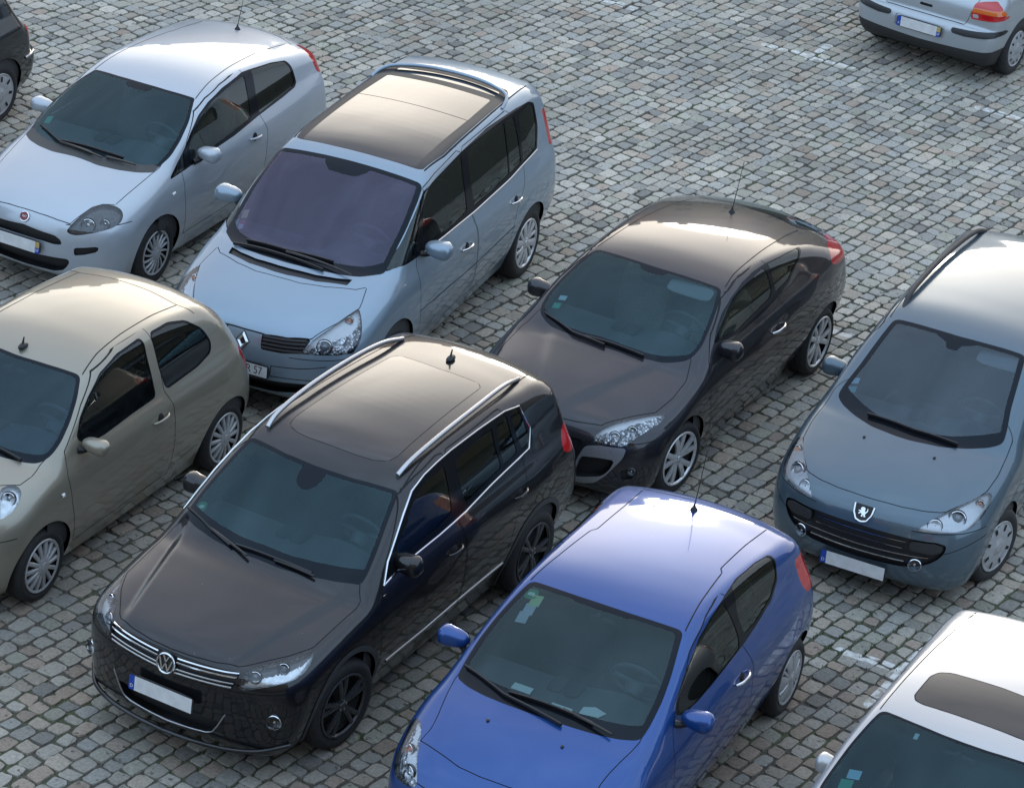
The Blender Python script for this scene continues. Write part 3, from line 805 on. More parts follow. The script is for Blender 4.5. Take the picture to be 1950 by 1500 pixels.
    for (yy, zz, rr, ringmat) in c.get('fogs', []):
        for sg in (1, -1):
            P, Nn = surf(b, 'front', [(yy, zz)], sg); P = P[0]; ax = np.array([-.93, .33*sg, .1]); m = MB()
            m.m = 0; m.lathe([(-.03, rr*.95), (.012, rr), (.016, rr*.9), (-.006, rr*.82)], P, ax, 22)
            m.m = 1; m.lathe([(-.008, rr*.84), (-.02, rr*.4), (-.02, 0)], P, ax, 22); m.m = 2; m.lathe([(-.018, rr*.3), (.0, rr*.2), (.004, 0)], P, ax, 12)
            m.build('fog_lamp', root, [ringmat, M_DKREFL, M_CHROME])
    for (q, w, h, mat, rot) in c.get('stickers', []):
        P, Nn = surf(b, 'top', [q]); P = P[0]-Nn[0]*.006; n = Nn[0]; eu = np.cross([1., 0, 0], n); eu /= np.linalg.norm(eu); ev = np.cross(n, eu)
        m = MB(); k = fillet([(-w/2, -h/2), (w/2, -h/2), (w/2, h/2), (-w/2, h/2)], w*.5 if rot == 'round' else .004, 6); cr, sr = (1, 0)
        for i, mm in enumerate(mat if isinstance(mat, list) else [mat]):
            sc = 1-.45*i; m.m = i; m.add([P+n*(.0012*i)+eu*u*sc+ev*v*sc*(.6 if i else 1) for u, v in k], [list(range(len(k)))])
        m.build('windscreen_sticker', root, mat, smooth=False)
    # cabin
    it = c['cabin']; cx, cz, sz, top = it['cowl'], it['z'], it.get('seat', .50), it['top']; w = it.get('w', .68); sm = it.get('mat', M_SEAT)
    m = MB(); ys = np.linspace(-w, w, 15); rows = []
    for y in ys:
        k = (abs(y)/w)**2*.16; hump = .05*math.exp(-((y-.36)/.19)**2)
        rows.append([(cx+.02+k, y, cz-.09), (cx+.10+k, y, cz-.045), (cx+.33, y, cz-.035+hump*.6), (cx+.47, y, cz-.045+hump), (cx+.53, y, cz-.09+hump*.7), (cx+.54, y, cz-.20), (cx+.50, y, cz-.34), (cx+.46, y, cz-.62)])
    m.grid(rows); dash = m.build('dashboard', root, M_DASH)
    m = MB()
    for y0 in (-.05, .05): m.box((cx+.36, y0*1.2, cz-.018), (.09, .055, .012), .5)
    m.build('dash_vent', dash, M_DARK)
    m = MB(); sc = np.array([cx+.72, .36, cz-.05]); ax = np.array([.90, 0, .42]); ax /= np.linalg.norm(ax); u = np.array([0, 1., 0]); v = np.cross(ax, u)
    m.tube([sc+.185*(math.cos(t)*u+math.sin(t)*v) for t in np.linspace(0, 2*PI, 37)], .016, 8, False)
    m.lathe([(-.10, .05), (-.02, .075), (.0, .06), (.01, 0)], sc-ax*.02, ax, 18)
    for t in (.15, PI-.15, -PI/2): m.tube([sc-ax*.012, sc+.18*(math.cos(t)*u+math.sin(t)*v)], .018, 8)
    m.build('steering_wheel', root, M_DASH)
    fx = it.get('fx', cx+1.12)
    for y in (-.36, .36): seat(root, fx, y, sz, top, sm)
    m = MB(); rx = it.get('rx', fx+.88)
    m.box((rx, 0, sz+.02), (.25, .60, .09), .4); m.box((rx+.29, 0, sz+.33), (.08, .60, .32), .5, rotm((0, 1, 0), .32))
    for y in (-.36, .36): m.box((rx+.42, y, top-.10), (.045, .11, .075), .6)
    m.build('rear_bench', root, sm)
    m = MB(); m.box((cx+1.3, 0, .27), (1.55, .62, .03), .5); m.build('cabin_floor', root, M_DARK)
    if it.get('visor'):
        q = it['visor']; P, Nn = surf(b, 'top', [q]); m = MB(); m.box(P[0]-Nn[0]*.05, (.075, .20, .008), .5, rotm((0, 1, 0), -.42)); m.build('sun_visor', root, simple('visor_cloth', (.30, .31, .31), .9))
    rv = it.get('rv')
    if rv:
        P, Nn = surf(b, 'top', [(rv, 0)]); m = MB(); m.ellip(P[0]-np.array([-.05, 0, .075]), (.022, .115, .034), None, 20, 10, .7); m.tube([P[0]-Nn[0]*.01, P[0]-np.array([-.04, 0, .05])], .014, 8); m.build('rear_view_mirror', root, M_DARK)
    # headlining and inner panels: a coarser shell just inside, open at the windows
    cl = Cut(b, .05); layers(cl, False); V, N, T = cl.part('body'); cen = V[T].mean(1)
    kp = (cen[:, 2] > .30) & (cen[:, 0] > cx-.05) & (np.abs(cen[:, 1]) > -1)
    V, N, T = sub(V, N, T, kp)
    car_mesh('headlining', V-N*.03, T[:, ::-1], root, [M_LINING], -N)
    return root, b

SECT=[(-.95,-.16),(-.8,-.10),(-.65,-.045),(-.5,-.012),(-.35,0),(-.2,-.003),(-.08,-.018),(0,-.045),(.06,-.07),(.25,-.13),(.5,-.23),(.7,-.32)]
def sect(tum=1,sh=0): return [(a,b if a<0 else -.045+(b+.045)*tum) for a,b in SECT]
CARS={}
CARS['tig']=dict(hw=.905,wb=2.604,
 prof=[(-.55,.22),(-.78,.24),(-.86,.33),(-.885,.5),(-.888,.65),(-.882,.78),(-.855,.86),(-.78,.915),(-.5,.985),(-.1,1.05),(.12,1.085),(.3,1.19),(.6,1.375),(.90,1.545),(1.15,1.63),(1.6,1.668),(2.2,1.672),(2.7,1.648),(3.02,1.61),(3.12,1.56),(3.3,1.2),(3.42,1.02),(3.49,.85),(3.54,.66),(3.52,.45),(3.38,.28),(3.0,.22)],
 belt=[(-1,1.0),(0,1.02),(1,1.05),(2,1.08),(3.5,1.14)],
 plan=[(-.9,.84),(-.5,.885),(0,.902),(.5,.905),(2.5,.905),(3.0,.88),(3.5,.82)],
 sect=sect(1.0),bow=[(-.9,.36),(-.2,.34),(.25,.24),(.9,.12),(1.5,.05),(2.2,0),(2.8,-.12),(3.2,-.25),(3.5,-.33)],
 crown=[(-.9,.06),(0,.07),(.5,.08),(1,.10),(2.5,.10),(3.2,.09),(3.5,.03)],rad=[(-.9,.12),(0,.07),(.8,.06),(3,.07),(3.5,.12)],
 flare=[(0,.5,.42,.25,.012),(2.604,.5,.42,.25,.012)],hood=[(-.70,.47,.20,.68,.028,.024)])
CARS['meg']=dict(hw=.90,wb=2.64,
 prof=[(-.55,.2),(-.75,.21),(-.84,.3),(-.86,.45),(-.85,.6),(-.81,.72),(-.72,.80),(-.4,.90),(0,.975),(.14,1.0),(.35,1.10),(.65,1.24),(.98,1.365),(1.25,1.41),(1.6,1.42),(2.0,1.40),(2.5,1.33),(2.9,1.235),(3.15,1.16),(3.22,1.13),(3.30,1.0),(3.36,.9),(3.42,.75),(3.44,.6),(3.42,.42),(3.3,.26),(3.0,.2)],
 belt=[(-1,.88),(0,.93),(1,.96),(2,1.02),(2.7,1.09),(3.5,1.10)],
 plan=[(-.9,.80),(-.5,.87),(0,.90),(.5,.895),(1.2,.885),(2.0,.89),(2.64,.895),(3.0,.87),(3.4,.77)],
 sect=sect(1.25),bow=[(-.9,.44),(-.2,.40),(.25,.24),(.9,.14),(1.5,.05),(2.2,0),(2.8,-.15),(3.2,-.31),(3.5,-.40)],
 crown=[(-.9,.07),(0,.08),(.5,.08),(1,.10),(2.5,.12),(3.2,.09),(3.5,.03)],rad=[(-.9,.13),(0,.07),(.8,.06),(3,.08),(3.5,.12)],
 flare=[(0,.5,.45,.25,.015),(2.64,.6,.5,.3,.02)],hood=[(-.6,.16,.15,.48,.06,.022)])
CARS['peu']=dict(hw=.878,wb=2.708,
 prof=[(-.55,.2),(-.78,.2),(-.88,.28),(-.915,.42),(-.91,.55),(-.885,.66),(-.84,.76),(-.7,.85),(-.4,.95),(-.1,1.02),(.05,1.05),(.3,1.17),(.6,1.31),(.95,1.46),(1.2,1.525),(1.6,1.55),(2.2,1.55),(2.8,1.52),(3.1,1.49),(3.22,1.44),(3.38,1.1),(3.45,.95),(3.5,.75),(3.53,.6),(3.5,.42),(3.35,.26),(3,.2)],
 belt=[(-1,.9),(0,.95),(1,.97),(2,1.0),(3.5,1.04)],
 plan=[(-.9,.80),(-.5,.855),(0,.875),(.5,.878),(2.7,.878),(3.1,.86),(3.5,.81)],
 sect=sect(1.0),bow=[(-.95,.40),(-.2,.38),(.25,.26),(.9,.13),(1.5,.05),(2.2,0),(2.8,-.08),(3.2,-.18),(3.5,-.24)],
 crown=[(-.9,.07),(0,.08),(.5,.08),(1,.09),(2.5,.09),(3.2,.08),(3.5,.03)],rad=[(-.9,.13),(0,.07),(.8,.06),(3,.07),(3.5,.12)],
 flare=[(0,.5,.42,.25,.01),(2.708,.5,.42,.25,.01)])
CARS['cli']=dict(hw=.853,wb=2.575,
 prof=[(-.5,.2),(-.68,.21),(-.77,.3),(-.79,.45),(-.785,.6),(-.76,.72),(-.69,.83),(-.5,.94),(-.2,1.055),(0,1.1),(.1,1.13),(.4,1.26),(.7,1.38),(.93,1.455),(1.15,1.49),(1.5,1.5),(2.0,1.48),(2.4,1.445),(2.72,1.40),(2.82,1.35),(2.98,1.1),(3.06,.95),(3.12,.8),(3.18,.62),(3.19,.48),(3.12,.3),(2.8,.22)],
 belt=[(-1,.9),(0,.95),(1,.97),(2,1.0),(2.6,1.05),(3.2,1.08)],
 plan=[(-.8,.76),(-.5,.82),(0,.85),(.5,.853),(2.4,.853),(2.8,.835),(3.2,.77)],
 sect=sect(1.0),bow=[(-.8,.36),(-.2,.33),(.15,.25),(.9,.12),(1.5,.05),(2.0,0),(2.5,-.10),(2.9,-.2),(3.2,-.26)],
 crown=[(-.8,.06),(0,.07),(.5,.08),(1,.08),(2.5,.09),(2.9,.08),(3.2,.03)],rad=[(-.8,.12),(0,.07),(.8,.06),(2.6,.07),(3.2,.12)],
 flare=[(0,.5,.42,.25,.012),(2.575,.5,.42,.25,.012)])
CARS['pun']=dict(hw=.843,wb=2.51,
 prof=[(-.5,.19),(-.72,.2),(-.84,.28),(-.875,.42),(-.88,.55),(-.87,.66),(-.83,.755),(-.7,.84),(-.4,.95),(-.05,1.04),(.06,1.07),(.35,1.2),(.65,1.315),(.95,1.415),(1.2,1.47),(1.55,1.49),(2.0,1.47),(2.5,1.415),(2.85,1.355),(2.95,1.30),(3.05,1.1),(3.1,.95),(3.15,.75),(3.185,.6),(3.18,.45),(3.08,.28),(2.8,.2)],
 belt=[(-1,.88),(0,.92),(1,.955),(2,1.0),(2.6,1.05),(3.2,1.08)],
 plan=[(-.9,.76),(-.5,.82),(0,.84),(.5,.843),(2.4,.843),(2.8,.825),(3.2,.76)],
 sect=sect(1.05),bow=[(-.9,.42),(-.2,.38),(.15,.28),(.9,.13),(1.5,.05),(2.0,0),(2.5,-.10),(2.9,-.2),(3.2,-.26)],
 crown=[(-.9,.06),(0,.07),(.5,.08),(1,.09),(2.5,.10),(2.9,.08),(3.2,.03)],rad=[(-.9,.13),(0,.07),(.8,.06),(2.6,.07),(3.2,.12)],
 flare=[(0,.5,.42,.25,.012),(2.51,.5,.42,.25,.01)])
CARS['esp']=dict(hw=.93,wb=2.803,
 prof=[(-.6,.22),(-.85,.23),(-.95,.32),(-.985,.45),(-.985,.6),(-.965,.72),(-.92,.82),(-.8,.90),(-.5,1.02),(-.2,1.115),(-.06,1.15),(.2,1.29),(.5,1.46),(.85,1.635),(1.05,1.69),(1.5,1.725),(2.2,1.73),(2.9,1.72),(3.25,1.695),(3.42,1.64),(3.5,1.4),(3.57,1.1),(3.61,.9),(3.66,.7),(3.67,.55),(3.62,.38),(3.45,.25),(3.1,.22)],
 belt=[(-1,.95),(0,1.0),(1,1.01),(2,1.04),(3.7,1.10)],
 plan=[(-1,.82),(-.6,.89),(0,.925),(.5,.93),(2.8,.93),(3.2,.915),(3.7,.85)],
 sect=sect(.9),bow=[(-1,.42),(-.2,.40),(.15,.30),(.9,.13),(1.5,.05),(2.2,0),(3.0,-.10),(3.4,-.18),(3.7,-.24)],
 crown=[(-.9,.07),(0,.08),(.5,.08),(1,.09),(2.5,.07),(3.4,.07),(3.7,.03)],rad=[(-1,.13),(0,.07),(.8,.06),(3,.07),(3.5,.12)],
 flare=[(0,.5,.42,.25,.01),(2.803,.5,.42,.25,.01)])
CARS['mic']=dict(hw=.83,wb=2.43,
 prof=[(-.4,.2),(-.55,.21),(-.64,.32),(-.66,.45),(-.655,.6),(-.62,.75),(-.54,.86),(-.35,.96),(-.1,1.03),(.05,1.06),(.3,1.2),(.6,1.36),(.85,1.47),(1.1,1.525),(1.4,1.54),(1.8,1.53),(2.2,1.49),(2.42,1.455),(2.58,1.37),(2.74,1.2),(2.86,1.03),(2.95,.9),(3.02,.75),(3.06,.58),(3.05,.42),(2.95,.27),(2.6,.2)],
 belt=[(-1,.92),(0,.94),(1,.96),(2,.98),(3.1,1.02)],
 plan=[(-.7,.76),(-.4,.80),(0,.825),(.5,.83),(2.4,.83),(2.7,.81),(3.1,.74)],
 sect=sect(1.0),bow=[(-.7,.34),(-.2,.32),(.15,.25),(.9,.12),(1.5,.05),(2.0,-.03),(2.5,-.14),(2.8,-.22),(3.1,-.28)],
 crown=[(-.7,.07),(0,.08),(.5,.08),(1,.09),(2.2,.11),(2.7,.09),(3.1,.03)],rad=[(-.7,.13),(0,.08),(.8,.06),(2.4,.09),(3.1,.13)],
 flare=[(0,.55,.45,.3,.015),(2.43,.55,.45,.3,.018)])
CARS['gol']=dict(hw=.868,wb=2.511,
 prof=[(-.5,.18),(-.75,.2),(-.85,.3),(-.87,.5),(-.85,.68),(-.75,.8),(-.4,.89),(0,.95),(.1,.97),(.4,1.14),(.7,1.3),(.95,1.39),(1.3,1.435),(1.8,1.44),(2.3,1.42),(2.65,1.38),(2.75,1.34),(2.95,1.05),(3.05,.93),(3.12,.88),(3.15,.75),(3.16,.66),(3.21,.64),(3.245,.58),(3.25,.45),(3.23,.33),(3.1,.24),(2.8,.2)],
 belt=[(-1,.88),(0,.9),(1,.92),(2,.94),(3.2,.97)],
 plan=[(-.9,.80),(-.5,.85),(0,.865),(.5,.868),(2.4,.868),(2.8,.855),(3.25,.81)],
 sect=sect(1.0),bow=[(-.9,.3),(-.2,.25),(.15,.2),(.9,.10),(1.5,.05),(2.0,0),(2.5,-.06),(2.9,-.11),(3.25,-.15)],
 crown=[(-.9,.06),(0,.07),(.5,.08),(1,.08),(2.5,.08),(2.9,.06),(3.2,.02)],rad=[(-.9,.12),(0,.07),(.8,.06),(2.6,.06),(3.2,.10)],
 flare=[(0,.5,.42,.25,.01),(2.511,.5,.42,.25,.01)])

